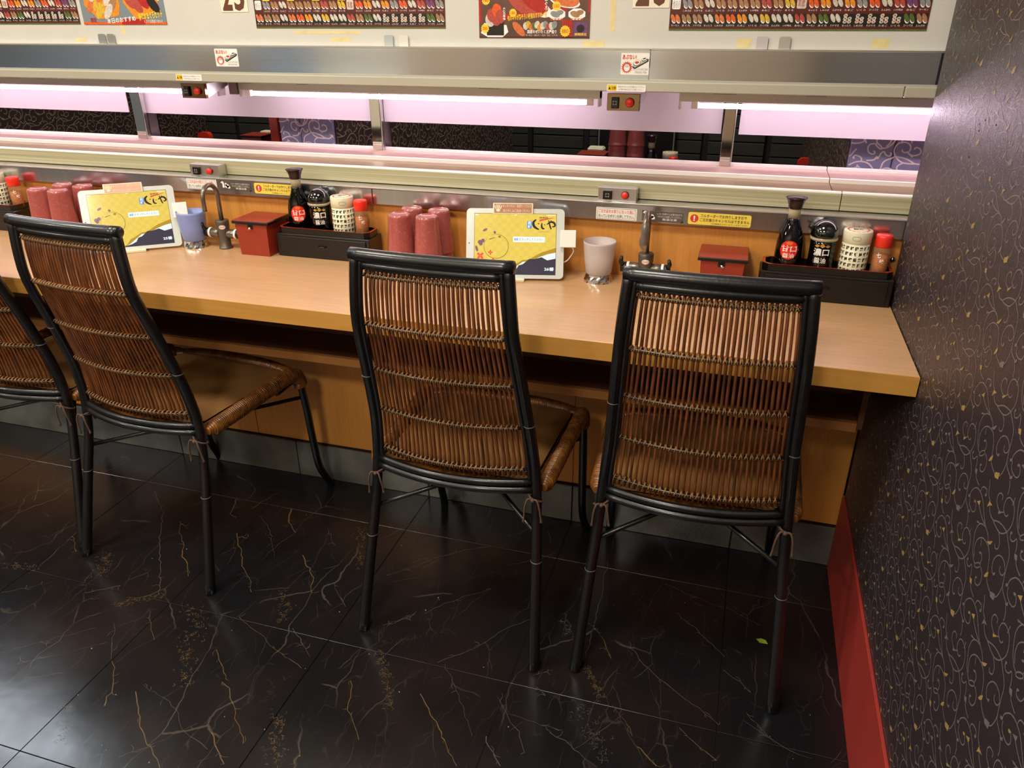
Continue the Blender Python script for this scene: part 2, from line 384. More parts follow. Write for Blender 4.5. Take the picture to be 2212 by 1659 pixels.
m_vineg = mat('wallpaper_gold', (158, 130, 78), .46, .0, noise=.2, nscale=(200, 200, 200))
m_redbase = mat('red_skirting', (158, 50, 42), .5, noise=.15, nscale=(8, 8, 8))
m_brown_t = mat('brown_print', (98, 52, 26), .5, noise=.1)
m_ptxt = mat('black_print', (30, 27, 25), .5, noise=.1)
m_rtxt = mat('red_print', (214, 60, 40), .5, noise=.1)
m_wtxt = mat('white_print', (240, 236, 228), .4, noise=.03)
m_ytxt = mat('yellow_print', (242, 202, 40), .45, noise=.05)
m_stkw = mat('sticker_white', (238, 234, 224), .35, noise=.04)
m_stky = mat('sticker_yellow', (240, 212, 84), .35, noise=.05)
m_gold = mat('sticker_amber', (236, 188, 20), .4, noise=.05)
m_tape = mat('old_tape_residue', (226, 208, 150), .5, noise=.15, nscale=(60, 60, 60))
m_grey = mat('plain_grey', (120, 118, 112), .5, noise=.1)

XL, XR = -3.9, .80
# ------------------------------------------------------------------ room shell
def struct(name, mb, mats, parent=None):
    o = mb.build(name, mats, parent)
    o['kind'] = 'structure'
    return o
W = .334
mb = MB().box(-7.3, 2.6, -2.1, 4.1, -.12, -.006); floor = struct('floor', mb, mat('grout', (78, 72, 66), .6, noise=.3))
# black marble-look floor tiles
def marble():
    M = bpy.data.materials.new('black_marble_tile'); M.use_nodes = True; nt = M.node_tree; N = nt.nodes; L = nt.links
    b = N['Principled BSDF']; b.inputs['Roughness'].default_value = .2; b.inputs['Specular IOR Level'].default_value = .55
    tc = N.new('ShaderNodeTexCoord'); geo = N.new('ShaderNodeNewGeometry')
    def noise(sc, det, vec):
        n = N.new('ShaderNodeTexNoise'); n.inputs['Scale'].default_value = sc; n.inputs['Detail'].default_value = det
        L.new(vec, n.inputs['Vector']); return n
    def math_(op, a, b_=None, c_=None):
        q = N.new('ShaderNodeMath'); q.operation = op
        for i, v in enumerate((a, b_, c_)):
            if v is None: continue
            if isinstance(v, (int, float)): q.inputs[i].default_value = v
            else: L.new(v, q.inputs[i])
        return q.outputs[0]
    P = geo.outputs['Position']
    base = noise(3.2, 3, P)
    ramp = N.new('ShaderNodeMix'); ramp.data_type = 'RGBA'
    ramp.inputs[6].default_value = (*lin((19, 20, 22)), 1); ramp.inputs[7].default_value = (*lin((33, 25, 23)), 1)
    mr = N.new('ShaderNodeMapRange'); mr.inputs[1].default_value = .42; mr.inputs[2].default_value = .68
    L.new(base.outputs['Fac'], mr.inputs[0]); L.new(mr.outputs[0], ramp.inputs[0])
    col = ramp.outputs[2]
    # two families of hair veins: warped voronoi borders, broken up by a mask
    for sc, wdt, cc, st, seed in ((4.2, .009, (84, 74, 66), .8, 0), (9.0, .012, (66, 58, 52), .6, 5), (17, .02, (50, 44, 41), .6, 11)):
        wv = noise(5, 4, P)
        mp = N.new('ShaderNodeMapping'); mp.inputs['Rotation'].default_value = (0, 0, .5+seed); mp.inputs['Scale'].default_value = (1.6, .55, 1)
        mp.inputs['Location'].default_value = (seed, seed*.7, 0)
        va = N.new('ShaderNodeVectorMath'); va.operation = 'SCALE'; va.inputs[3].default_value = .10
        L.new(wv.outputs['Color'], va.inputs[0])
        vb = N.new('ShaderNodeVectorMath'); L.new(P, vb.inputs[0]); L.new(va.outputs[0], vb.inputs[1])
        L.new(vb.outputs[0], mp.inputs[0])
        vo = N.new('ShaderNodeTexVoronoi'); vo.feature = 'DISTANCE_TO_EDGE'; vo.inputs['Scale'].default_value = sc
        L.new(mp.outputs[0], vo.inputs['Vector'])
        line = math_('SUBTRACT', 1.0, math_('DIVIDE', vo.outputs['Distance'], wdt)); line = math_('MAXIMUM', line, 0.0)
        mk = noise(6+seed, 2, mp.outputs[0])
        r2 = N.new('ShaderNodeMapRange'); r2.inputs[1].default_value = .5; r2.inputs[2].default_value = .62
        L.new(mk.outputs['Fac'], r2.inputs[0])
        fac = math_('MULTIPLY', math_('MULTIPLY', line, r2.outputs[0]), st)
        mx = N.new('ShaderNodeMix'); mx.data_type = 'RGBA'; mx.inputs[7].default_value = (*lin(cc), 1)
        L.new(fac, mx.inputs[0]); L.new(col, mx.inputs[6]); col = mx.outputs[2]
    L.new(col, b.inputs['Base Color'])
    rn = noise(9, 3, P); rr = N.new('ShaderNodeMapRange'); rr.inputs[3].default_value = .13; rr.inputs[4].default_value = .30
    L.new(rn.outputs['Fac'], rr.inputs[0]); L.new(rr.outputs[0], b.inputs['Roughness'])
    bn = noise(14, 2, P); bp = N.new('ShaderNodeBump'); bp.inputs['Strength'].default_value = .12; bp.inputs['Distance'].default_value = .004
    L.new(bn.outputs['Fac'], bp.inputs['Height']); L.new(bp.outputs[0], b.inputs['Normal'])
    return M
m_marble = marble()
T = .4363; GX = .0805; GY = 1.583
xs = [GX+T*k for k in range(-9, 2)]; ys = [GY-T*k for k in range(8, -1, -1)]
g = .0006
def tile(x0, x1, y0, y1):
    MB().box(x0+g, x1-g, y0+g, y1-g, -.006, 0, bev=.0006).build('floor_tile', m_marble, floor)
for i in range(len(xs)-1):
    a, b_ = xs[i], min(xs[i+1], W)
    for j in range(len(ys)-1): tile(a, b_, ys[j], ys[j+1])
    tile(a, b_, GY, 1.757)
# inlaid veins of the marble print
mv = {'g': 0, 'w': 1, 'r': 2}
m_veins = [mat('vein_gold', (112, 88, 54), .3, noise=.45, nscale=(90, 90, 90)), mat('vein_white', (98, 88, 80), .3, noise=.5, nscale=(90, 90, 90)), mat('vein_red', (62, 44, 38), .3, noise=.4, nscale=(90, 90, 90))]
vb = MB(); rnd = random.Random(3)
def addrib(P, w, mi, z=.00008, taper=True):
    for i in range(len(P)-1): pass
    L_ = ribbon(P, w, taper); vs = []
    for a, b_ in L_: vs += [(a.x, a.y, z), (b_.x, b_.y, z)]
    vb.add(vs, [[2*i, 2*i+1, 2*i+3, 2*i+2] for i in range(len(L_)-1)], mi)
def ok(p): return p[0] < W-.012 and p[1] < 1.75
for k, w, P in VEINS:
    P = [p for p in P if ok(p)]
    if len(P) < 2: continue
    Q = [Vector((p[0], p[1], 0)) for p in P]; D = []
    for i in range(len(Q)-1):
        n = max(2, int((Q[i+1]-Q[i]).length/.012))
        for j in range(n):
            q = Q[i].lerp(Q[i+1], j/n); D.append((q.x+rnd.uniform(-.003, .003), q.y+rnd.uniform(-.003, .003)))
    D.append((Q[-1].x, Q[-1].y))
    for s0 in range(0, len(D)-1, 5):
        addrib(D[s0:s0+6], w*.00062*rnd.uniform(.45, 1.25), mv[k], taper=False)
    for _ in range(3):      # short side branches
        q = D[rnd.randrange(len(D))]; a = rnd.uniform(0, 2*PI); l = rnd.uniform(.006, .022)
        addrib([q, (q[0]+l*.5*math.cos(a), q[1]+l*.5*math.sin(a)), (q[0]+l*math.cos(a+.4), q[1]+l*math.sin(a+.4))], .0009, mv[k])
for k, w, P in CLOUDS:
    P = [Vector((p[0], p[1], 0)) for p in P if ok(p)]
    for i in range(len(P)-1):
        n = int((P[i+1]-P[i]).length/.0020)+2
        for j in range(n):
            q = P[i].lerp(P[i+1], rnd.random()); s = w*.00045
            x, y = q.x+rnd.gauss(0, s), q.y+rnd.gauss(0, s)
            if not ok((x, y)): continue
            a = rnd.uniform(0, PI); l = rnd.uniform(.002, .007)
            addrib([(x, y), (x+l*math.cos(a), y+l*math.sin(a)), (x+1.5*l*math.cos(a+.9), y+1.5*l*math.sin(a+.9))], rnd.uniform(.0004, .0013), mv[k], .0001)
# fainter strokes scattered over the rest of the floor so that the print goes on everywhere
for _ in range(110):
    x, y = rnd.uniform(-3.4, .3), rnd.uniform(-.4, 1.74); a = rnd.choice((.9, 1.1, -.9, .5))+rnd.uniform(-.3, .3); P = []
    for k in range(rnd.randrange(5, 16)):
        P.append((x, y)); a += rnd.uniform(-.16, .16); x += .011*math.cos(a); y += .011*math.sin(a)
        if not ok((x, y)): break
    if len(P) > 2: addrib(P, rnd.uniform(.0004, .0010), rnd.choice((1, 1, 2, 2)))
o = vb.build('marble_vein', m_veins, floor, fixn=False); o['kind'] = 'stuff'

mb = MB().box(W, W+.075, -2.1, 1.752, 0, CEIL); wall_r = struct('wall_right', mb, m_walld)
mb = MB().box(-7.3, -7.2, -2.1, 4.1, 0, CEIL); struct('wall_left', mb, mat('beige_wall', (190, 160, 120), .7, noise=.1))
mb = MB().box(-7.3, W, -2.1, -2.0, 0, CEIL); wb = struct('wall_back', mb, mat('rear_wall', (236, 224, 200), .7, noise=.05))
mb = MB().box(-7.3, 2.6, 4.0, 4.1, 0, CEIL); wall_f = struct('wall_far', mb, mat('far_wall_dark', (24, 23, 21), .7, noise=.2))
mb = MB().box(2.5, 2.6, 1.9, 4.0, 0, CEIL); struct('wall_far_right', mb, mat('far_wall_dark', (24, 23, 21), .7))
mb = MB().box(-7.3, 2.6, -2.1, 4.1, CEIL, CEIL+.08); ceil = struct('ceiling', mb, mat('ceiling_paint', (214, 200, 172), .8, noise=.05))
# rear wall: dark booth partitions and pale wall between, what the steel hood mirrors
m_rp1 = mat('rear_panel_blue', (150, 160, 168), .5, noise=.1); m_rp2 = mat('rear_panel_brown', (172, 146, 118), .5, noise=.1); m_rp3 = mat('rear_panel_dark', (92, 88, 86), .5, noise=.1)
for x0, x1, h_, m_ in ((-6.9, -4.5, 1.9, m_rp1), (-4.35, -3.75, 1.0, m_rp2), (-3.7, -3.2, 1.9, m_rp1), (-2.45, -1.7, 1.6, m_rp2), (-1.66, -1.2, 1.3, m_rp3), (-.62, .30, 1.7, m_rp2)):
    MB().box(x0, x1, -2.0, -1.94, 0, h_).build('rear_panel', m_, wb)
MB().box(-7.0, .3, -2.0, -1.93, 1.06, 1.10).build('dado_rail', m_rp2, wb)
# lit panel on the front wall, off to the left
MB().box(-3.41, -2.49, 1.70, 1.78, 1.46, 1.98).build('wall_light_box', mat('light_box_grey', (180, 184, 190), .4), ceil)
for (x, y) in LAMPS + [(-2.2, 3.0), (-.5, 3.0), (1.2, 3.0)]:
    MB().lathe([(0, .07), (.27, .07), (.27, 0), (.235, -.0), (.235, .04), (0, .04)], 40, (x, y, CEIL-.071)).build('lamp_ring', mat('lamp_housing', (225, 220, 210), .4), ceil)

# red skirting of the right wall
bb = MB().box(W-.006, W, -2.0, 1.7535, 0, .222, bev=.001); struct('baseboard_right', bb, m_redbase)
# grey tile plinth under the counter panel
m_plinth = mat('plinth_tile', (108, 110, 104), .3, noise=1, rgb2=(68, 70, 68), nscale=(9, 9, 9), bump=.3, bscale=120, spec=.8)
tr = MB().box(XL-.2, W-.001, 1.762, 1.775, 0, .117); trim = struct('trim_1', tr, m_dark)
for i in range(len(xs)-1):
    MB().box(xs[i]+.0015, min(xs[i+1], W-.001)-.0015, 1.7565, 1.7625, .001, .117, bev=.001).build('plinth_tile', m_plinth, trim)

# printed vine scrolls of the wallpaper (flat print on the wall face)
V1 = (-.0928, .1075); V2 = (.1825, 0)
def scroll_cell():
    L_ = []
    for k, P in STROKES:
        Q = crom([(p[0], p[1], 0) for p in P], 3)
        L_.append((0, [(q.x, q.y) for q in Q]))
    return L_, [(1 if k == 'g' else 0, P) for k, P in BLOBS]
CELL, BL = scroll_cell()
def scroll_print(name, place, y0, y1, z0, z1, parent, lw=.0021, sx=1, gold=1, mv_=None):
    """place(u, v) -> 3-D point on the face"""
    mb_ = MB(); rn = random.Random(5)
    for j in range(int((z0-.6)/V1[1])-2, int((z1-.6)/V1[1])+3):
        for i in range(-16, 30):
            ox = V1[0]*(j % 2)+V2[0]*i; oz = V1[1]*j
            cx, cz = .93+ox, .62+oz
            if cx < y0-.12 or cx > y1+.12 or cz < z0-.12 or cz > z1+.12: continue
            for kk, (mi, P) in enumerate(CELL):
                dd = 5e-6*kk
                Q = [(p[0]+ox, p[1]+oz) for p in P]
                Q = [q for q in Q if y0 < q[0] < y1 and z0 < q[1] < z1]
                if len(Q) < 3: continue
                gm = 1 if mi and gold else 0
                R_ = ribbon(Q, lw, False); vs = []
                for a, b_ in R_: vs += [place(a.x, a.y, dd), place(b_.x, b_.y, dd)]
                mb_.add(vs, [[2*q, 2*q+1, 2*q+3, 2*q+2] for q in range(len(R_)-1) if (Vector(Q[q+1])-Vector(Q[q])).length < .05], gm)
            for mi, P in BL:
                Q = [(p[0]+ox, p[1]+oz) for p in P]
                if all(y0 < q[0] < y1 and z0 < q[1] < z1 for q in Q):
                    mb_.add([place(*q, 2.5e-4) for q in Q], [list(range(len(Q)))], 1 if mi and gold and rn.random() < .62 else 0)
    o_ = mb_.build(name, [mv_ or m_vine, m_vineg if gold else (mv_ or m_vine)], parent, fixn=False); o_['kind'] = 'stuff'
    return o_
scroll_print('vine_print', lambda u, v, d: (W-.0002-d, u, v), -.2, 1.75, .223, 2.0, wall_r, .0017)
for (y, z) in ((1.3542, 1.1552), (1.3822, 1.1466), (1.2934, 1.1559), (1.3749, 1.1373), (1.3959, 1.0954)):
    MB().lathe([(0, 0), (.0016, 0), (.0011, .0006), (0, .0008)], 7).build('nail_hole', m_dark, wall_r, (W-.0001, y, z), (0, -PI/2, 0))
# ------------------------------------------------------------------ counter
ctr = empty('counter', (0, 0, 0), label='long orange wood-grain eating counter running along the conveyor', cat='counter')
MB().box(XL, W-.002, 1.345, 1.774, .6965, .7330, bev=.0008).build('worktop', m_count, ctr)
MB().box(XL, W-.002, 1.3425, 1.345, .6955, .7328).build('front_edge', m_edge, ctr)
MB().box(XL, W-.001, 1.774, 1.792, .118, .6965).build('front_panel', m_orange, ctr)
MB().box(XL, W+.02, 1.774, 1.792, .733, .905).build('splashback', m_orange, ctr)
MB().box(XL, W-.045, 1.56, 1.7735, .5000, .5205).build('bag_shelf', mat('shelf_laminate', (150, 98, 48), .45, noise=.08, nscale=(6, 90, 90)), ctr)
MB().box(XL, W-.045, 1.57, 1.7735, .5206, .5220).build('shelf_top_shade', m_under, ctr)  # dark sheet: the shade on the shelf top put into colour
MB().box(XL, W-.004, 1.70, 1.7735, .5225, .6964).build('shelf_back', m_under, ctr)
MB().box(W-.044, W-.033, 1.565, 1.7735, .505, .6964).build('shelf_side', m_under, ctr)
for x in (-1.37, -.36, .10):
    MB().box(x-.0006, x+.0006, 1.7732, 1.7741, .118, .6964).build('panel_joint', m_dark, ctr)
MB().lathe([(0, 0), (.006, 0), (.006, .003), (0, .004)], 12).build('screw_knob', m_mirror, ctr, (.3265, 1.7738, .820), (PI/2, 0, 0))

# ------------------------------------------------------------------ steel apron with ledge
apr = empty('steel_apron', label='brushed steel strip between the counter splashback and the conveyor', cat='metal strip')
for a, b_ in ((XL, -2.43), (-2.428, -.9), (-.898, W+.2)):
    MB().box(a, b_, 1.758, 1.7735, .868, .906, bev=.0006).build('apron_plate', m_apron, apr)
MB().box(XL, W+.2, 1.756, 1.803, .9062, .9100, bev=.001).build('ledge', m_steel2, apr)
def sticker(x0, x1, z0, z1, y, parent, mats, fn, name='sticker', r=.002, rot=0):
    """thin printed card on a vertical face; fn draws in a 0..1 x 0..1 frame"""
    w, h = x1-x0, z1-z0
    card = MB(); rrect(card, 0, w, 0, h, min(r, h*.2), -.0006, 0)
    b = MB(); n = len(card.v); b.v = card.v+[(v[0], 0, v[2]) for v in card.v]
    b.f = [list(range(n))]+[[i, (i+1) % n, n+(i+1) % n, n+i] for i in range(n)]; b.m = [0]*len(b.f); b.sm = [False]*len(b.f)
    c = b.build(name, mats[0], parent, (x0, y, z0), (0, rot, 0))
    p = MB(); fn(p, w, h); p.build('print', mats, c, fixn=False)
    return c
Y1 = -.0008; Y2 = -.0010; Y3 = -.0012
def st_order(p, w, h):
    rect(p, w*.03, w*.97, h*.05, h*.075, Y1, 2); rect(p, w*.03, w*.97, h*.925, h*.95, Y1, 2); rect(p, w*.03, w*.037, h*.05, h*.95, Y1, 2); rect(p, w*.963, w*.97, h*.05, h*.95, Y1, 2)
    text(p, 'ご注文品をお取りになった後に', w*.06, w*.94, h*.55, h*.86, Y1, 1, .01)
    text(p, '光っているボタンを押して下さい。', w*.06, w*.94, h*.14, h*.45, Y1, 2, .01)
def st_cancel(p, w, h):
    ell(p, w*.10, h*.5, h*.34, h*.34, 0, Y1, 1, 20)
    text(p, '!', w*.085, w*.115, h*.27, h*.74, Y2, 3, .03)
    text(p, 'フルオーダーでお作りしますので', w*.20, w*.93, h*.62, h*.90, Y1, 2, .012)
    text(p, 'ご注文後のキャンセルはできません', w*.19, w*.98, h*.28, h*.56, Y1, 2, .012)
    text(p, '※お間違えのないようご注文ください', w*.38, w*.97, h*.07, h*.21, Y1, 2)
def st_faucet(p, w, h):
    P_ = [(.10*w, .25*h), (.10*w, .7*h), (.085*w, .85*h), (.06*w, .88*h), (.04*w, .75*h)]
    for a, b_ in zip(ribbon(P_, .006, False)[:-1], ribbon(P_, .006, False)[1:]): poly(p, [a[0], a[1], b_[1], b_[0]], Y1, 1)
    ell(p, w*.22, h*.45, .007, .005, .4, Y1, 1); ell(p, w*.26, h*.35, .006, .004, -.3, Y1, 1); ell(p, w*.19, h*.62, .003, .005, .2, Y1, 1)
    text(p, 'レバーを押すとお湯が出ます。', w*.36, w*.98, h*.66, h*.86, Y1, 1)
    text(p, 'やけどに注意してください。', w*.38, w*.96, h*.40, h*.60, Y1, 1)
    text(p, '高温注意', w*.5, w*.85, h*.14, h*.34, Y1, 1, .01)
    poly(p, [(w*.0, h), (w*.07, h), (0, h*.78)], Y1, 2); poly(p, [(w, 0), (w, h*.22), (w*.93, 0)], Y1, 2)
m_foil = mat('silver_foil_label', (120, 112, 104), .35, .7, noise=.1)
for dx, dz in ((0, 0), (-1.128, .0075)):
    sticker(-.3245+dx, -.2295+dx, .869+dz, .897+dz, 1.7579, apr, [m_stkw, m_rtxt, m_ptxt], st_order)
    sticker(-.2175+dx, -.124+dx, .872+dz, .8955+dz, 1.7579, apr, [m_foil, m_stkw, m_black], st_faucet, 'foil_label')
    sticker(-.1135+dx, .0235+dx, .8715+dz*.6, .8985+dz*.6, 1.7579, apr, [m_stky, m_rtxt, m_ptxt, m_wtxt], st_cancel, 'yellow_sticker', .004)

# ------------------------------------------------------------------ conveyor
cv = empty('conveyor', label='two-level pale wood sushi conveyor running the whole width behind the counter', cat='conveyor')
J = .205
for a, b_ in ((XL, J-.0008), (J+.0008, XR)):
    MB().box(a, b_, 1.8030, 1.817, .9115, .9464, bev=.0007).build('fascia', m_fascia, cv)
    MB().box(a, b_, 1.8034, 1.8150, .9464, .9515, bev=.0012).build('fascia_lip', m_strip, cv)
for a, b_ in ((XL, J-.0208), (J-.0192, XR)):
    MB().box(a, b_, 1.8151, 1.9050, .9410, .9512).build('lower_lane', m_lane, cv)
    MB().box(a, b_, 1.9052, 1.9100, .9420, .9612, bev=.0012).build('lane_step', m_strip, cv)
    MB().box(a, b_, 1.9101, 2.0140, .9500, .9606).build('upper_lane', m_lane2, cv)
    MB().box(a, b_, 2.0141, 2.0240, .9500, .9677, bev=.0012).build('rear_lip', m_strip, cv)
MB().box(XL, XR, 1.805, 2.075, .80, .9405).build('conveyor_body', m_dark, cv)
MB().box(XL, XR, 2.0245, 2.08, .9406, .9560).build('rear_tray', m_dark, cv)
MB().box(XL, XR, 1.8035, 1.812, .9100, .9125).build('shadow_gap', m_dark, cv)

# ------------------------------------------------------------------ hood over the conveyor
hd = empty('light_hood', label='long steel hood over the conveyor carrying the strip lights', cat='hood')
for a, b_ in ((XL, -.2258), (-.2242, .9)):
    MB().box(a, b_, 1.7645, 1.7775, 1.1735, 1.2310).build('hood_plate', m_steel, hd)
    MB().box(a, b_, 1.7625, 1.7795, 1.2310, 1.2345, bev=.0012).build('hood_cap', m_steel2, hd)
for a, b_ in ((XL, .2785), (.2795, .9)):
    MB().box(a, b_, 1.7570, 1.7800, 1.1490, 1.1700, bev=.002).build('rail', m_rail, hd)
MB().box(XL, .9, 1.7610, 1.7775, 1.1700, 1.1738).build('rail_shoulder', m_rail, hd)
MB().box(XL, .9, 1.7800, 2.24, 1.1500, 1.1700).build('hood_ceiling', m_panelw, hd)
MB().box(XL, .9, 1.838, 1.858, 1.1440, 1.1500).build('inner_rail', m_alu, hd)
for x, w_ in ((-2.02, .05), (-1.92, .03), (-1.86, .02), (-1.26, .03), (-1.21, .025), (-1.1, .03), (-.62, .05), (-.52, .05), (-.46, .02), (-.09, .05), (.10, .04), (.22, .07), (.28, .05)):
    MB().box(x, x+w_, 1.792, 1.806, 1.1455, 1.1499).build('clip', m_dark if w_ > .028 else m_steel2, hd)
for x, mm_ in ((-1.6595, m_steel2), (-1.631, m_steel2), (-.845, mat('tab_grey', (176, 180, 178), .45, noise=.1)), (-.807, mat('tab_pale', (214, 210, 196), .45)), (-.013, mat('tab_mauve', (186, 178, 176), .4)), (.031, m_steel2)):
    b = MB(); rrect(b, 0, .0225, -.006, .024, .0035, 0)
    n = len(b.v); b.v += [(v[0], .0012, v[2]) for v in b.v]; b.f += [[i, (i+1) % n, n+(i+1) % n, n+i] for i in range(n)]; b.m += [0]*n; b.sm += [False]*n
    b.build('tab', mm_, hd, (x, 1.7765, 1.2345))
def st_warn(p, w, h):
    text(p, 'あぶない!', w*.05, w*.55, h*.70, h*.93, Y1, 1, .03)
    pts = []
    for k in range(36):
        a = 2*PI*k/36; r = (h*.30 if k % 2 else h*.21); pts.append((w*.22+r*math.cos(a), h*.34+r*math.sin(a)))
    poly(p, pts, Y1, 1)
    ell(p, w*.22, h*.32, h*.15, h*.17, 0, Y2, 0, 16)
    for k in range(4): ell(p, w*(.17+.032*k), h*.43, h*.028, h*.09, .1, Y3, 2, 8); ell(p, w*(.17+.032*k), h*.43, h*.018, h*.08, .1, Y3-.0001, 0, 8)
    poly(p, [(w*.40, h*.36), (w*.50, h*.26), (w*.97, h*.62), (w*.97, h*.74), (w*.88, h*.70)], Y1, 2)
    poly(p, [(w*.42, h*.42), (w*.50, h*.33), (w*.93, h*.66), (w*.86, h*.74)], Y2, 3)
    ell(p, w*.57, h*.55, w*.135, h*.13, .35, Y3, 2, 16); ell(p, w*.57, h*.56, w*.12, h*.115, .35, Y3-.0001, 0, 16)
    ell(p, w*.57, h*.57, w*.075, h*.06, .1, Y3-.0002, 1, 12)
    ell(p, w*.82, h*.72, w*.10, h*.09, .35, Y3-.0001, 2, 16); ell(p, w*.82, h*.74, w*.09, h*.075, .35, Y3-.0002, 0, 16); ell(p, w*.82, h*.75, w*.06, h*.03, .2, Y3-.0003, 2, 12)
    text(p, 'うごいているときは', w*.44, w*.96, h*.20, h*.31, Y1, 2)
    text(p, 'さわらないでね', w*.52, w*.92, h*.06, h*.17, Y1, 2)
def st_rail(p, w, h):
    rect(p, w*.02, w*.25, h*.08, h*.92, Y1, 3)
    poly(p, [(w*.04, h*.28), (w*.10, h*.28), (w*.07, h*.72)], Y2, 2)
    text(p, '注意', w*.12, w*.235, h*.28, h*.72, Y2, 2, .01)
    text(p, '商品以外のものに手を触れないで下さい。', w*.29, w*.97, h*.56, h*.82, Y1, 4)
    text(p, 'お子様の指はさみにご注意ください。', w*.30, w*.93, h*.18, h*.44, Y1, 4)
m_g4 = mat('grey_print', (130, 128, 122), .5, noise=.1)
sticker(-1.3030, -1.2375, 1.1860, 1.2265, 1.7644, hd, [m_stkw, m_rtxt, m_ptxt, m_steel2], st_warn, 'warning_sticker')
sticker(-.2865, -.2260, 1.1830, 1.2260, 1.7644, hd, [m_stkw, m_rtxt, m_ptxt, m_steel2], st_warn, 'warning_sticker')
sticker(-1.4240, -1.3470, 1.1515, 1.1665, 1.7569, hd, [m_stkw, m_rtxt, m_ptxt, m_gold, m_g4], st_rail, 'caution_sticker')
sticker(-.3130, -.2290, 1.1495, 1.1635, 1.7569, hd, [m_stkw, m_rtxt, m_ptxt, m_gold, m_g4], st_rail, 'caution_sticker')

# strip lights
def strip(x0, x1, t0, t1, label, y0=None):
    e = empty('strip_light', (x0, 1.900, 1.115), label=label, cat='strip light', group='strip lights under the hood')
    if y0 is not None: e.location.y = y0
    MB().box(0, x1-x0, -.014, .016, .0050, .0270, bev=.001).build('housing', m_alu, e)
    MB().lathe([(0, 0), (.0054, 0), (.0054, t1-t0), (0, t1-t0)], 14, (t0-x0, 0, -.0040), axis='x').build('tube', m_tube, e)
    for a in (t0-x0-.016, t1-x0+.001):
        MB().box(a, a+.015, -.006, .006, -.0105, .0050).build('lamp_holder', m_strip, e)
    for a in (0, x1-x0-.004):
        MB().box(a, a+.004, -.0145, .0165, -.012, .0275).build('end_cap', m_alu, e)
strip(-2.62, -1.40, -2.60, -1.50, 'leftmost lit strip light, ending behind the left upper call box')
strip(-1.335, -.352, -1.306, -.386, 'middle lit strip light, between the two upper call boxes')
strip(-.168, .84, -.124, .80, 'rightmost lit strip light, running into the patterned wall')
strip(-3.88, -2.64, -3.86, -2.66, 'lit strip light off to the far left')
strip(-2.95, -1.55, -2.93, -1.57, 'added unseen strip light on the far side of the white panels, left', 2.165)  # far-side strips are unseen, added to light the booth partitions
strip(-1.50, -.10, -1.48, -.12, 'added unseen strip light on the far side of the white panels, middle', 2.165)
strip(-.05, .85, -.03, .83, 'added unseen strip light on the far side of the white panels, right', 2.165)
MB().box(-1.3675, -1.340, 1.886, 1.914, 1.108, 1.140, bev=.002).build('junction_box', mat('mauve_box', (128, 108, 118), .4, noise=.1), hd)
# mirror posts in pairs and hanging white panels
for i, (x, wd_) in enumerate(((-1.7985, .0385), (-1.0075, .033), (-.067, .029), (-3.0, .035))):
    lb = ('mirror-steel post left of the left upper call box', 'mirror-steel post near the middle of the conveyor', 'mirror-steel post right of the right upper call box', 'mirror-steel post off to the far left')[i]
    e = empty('hood_post', (x, 1.999, .9612), label=lb, cat='post', group='steel posts carrying the hood')
    MB().box(0, wd_*.86, 0, .0030, 0, .1885, bev=.0005).build('front_face', m_mirror, e)
    MB().box(wd_*.90, wd_*.97, .0, .0130, 0, .1885).build('side_face', m_steel2, e)
    MB().box(.004, wd_*.95, .055, .059, 0, .1885).build('rear_face', mat('smoked_steel', (120, 108, 116), .25, 1), e)
for i, (a, b_) in enumerate(((-3.9, -3.01), (-2.95, -1.834), (-1.787, -1.02), (-.978, -.072), (-.030, .78))):
    lb = ('white hanging panel off to the far left', 'white hanging light panel left of the left steel post', 'white hanging light panel between the left and middle steel posts',
          'white hanging light panel between the middle and right steel posts', 'white hanging light panel right of the right steel post')[i]
    tag(MB().box(0, b_-a, 0, .003, 0, .114).build('light_panel', m_panelw, hd, (a, 2.0225, 1.0345)), lb)

# call boxes
def callbox(x, y, z, w_, h_, d_, lead, label, grp, slant=0):
    e = empty('call_box', (x, y, z), label=label, cat='call box', group=grp)
    MB().box(0, w_, 0, d_, 0, h_, bev=.0008).build('case', m_steel2 if not slant else mat('brown_reflection_steel', (132, 108, 82), .10, 1), e)  # hanging cases: the room's brown reflection put into the steel colour
    br = .0088 if slant else .0078
    k = MB().box(w_*.14, w_*.37, -.0065, 0, h_*.14, h_*.80, bev=.001).build('speaker', m_black, e)
    p = MB()
    for q in range(4):
        a = PI/4+q*PI/2; cx, cz = w_*.255+.0035*math.cos(a), h_*.47+.0035*math.sin(a)
        poly(p, [(cx+.0024*math.cos(a+t), cz+.0024*math.sin(a+t)) for t in (-1.9, -.9, 0, .9, 1.9)], -.0067)
    p.build('grille', m_g4, k, fixn=False)
    b = MB().lathe([(0, -.008), (br-.0006, -.008), (br, -.006), (br, 0), (0, 0)], 20, (0, 0, 0), axis='y').build('button', m_red, e, (w_*.71, 0, h_*.50))
    MB().lathe([(br+.0001, -.002), (br+.0014, -.0015), (br+.0014, 0)], 20, (0, 0, 0), axis='y').build('collar', m_black, b)
    MB().lathe([(0, -.001), (.002, -.001), (.002, .0)], 8, (0, 0, 0), axis='x').build('screw', m_mirror, e, (w_+.0008, d_*.5, h_*.5))
    return e
callbox(-.3235, 1.7655, .9101, .0890, .0310, .034, 0, 'steel call box on the ledge above the right faucet', 'call boxes on the ledge')
callbox(-1.4405, 1.7655, .9101, .0890, .0310, .034, 0, 'steel call box on the ledge above the left faucet', 'call boxes on the ledge')
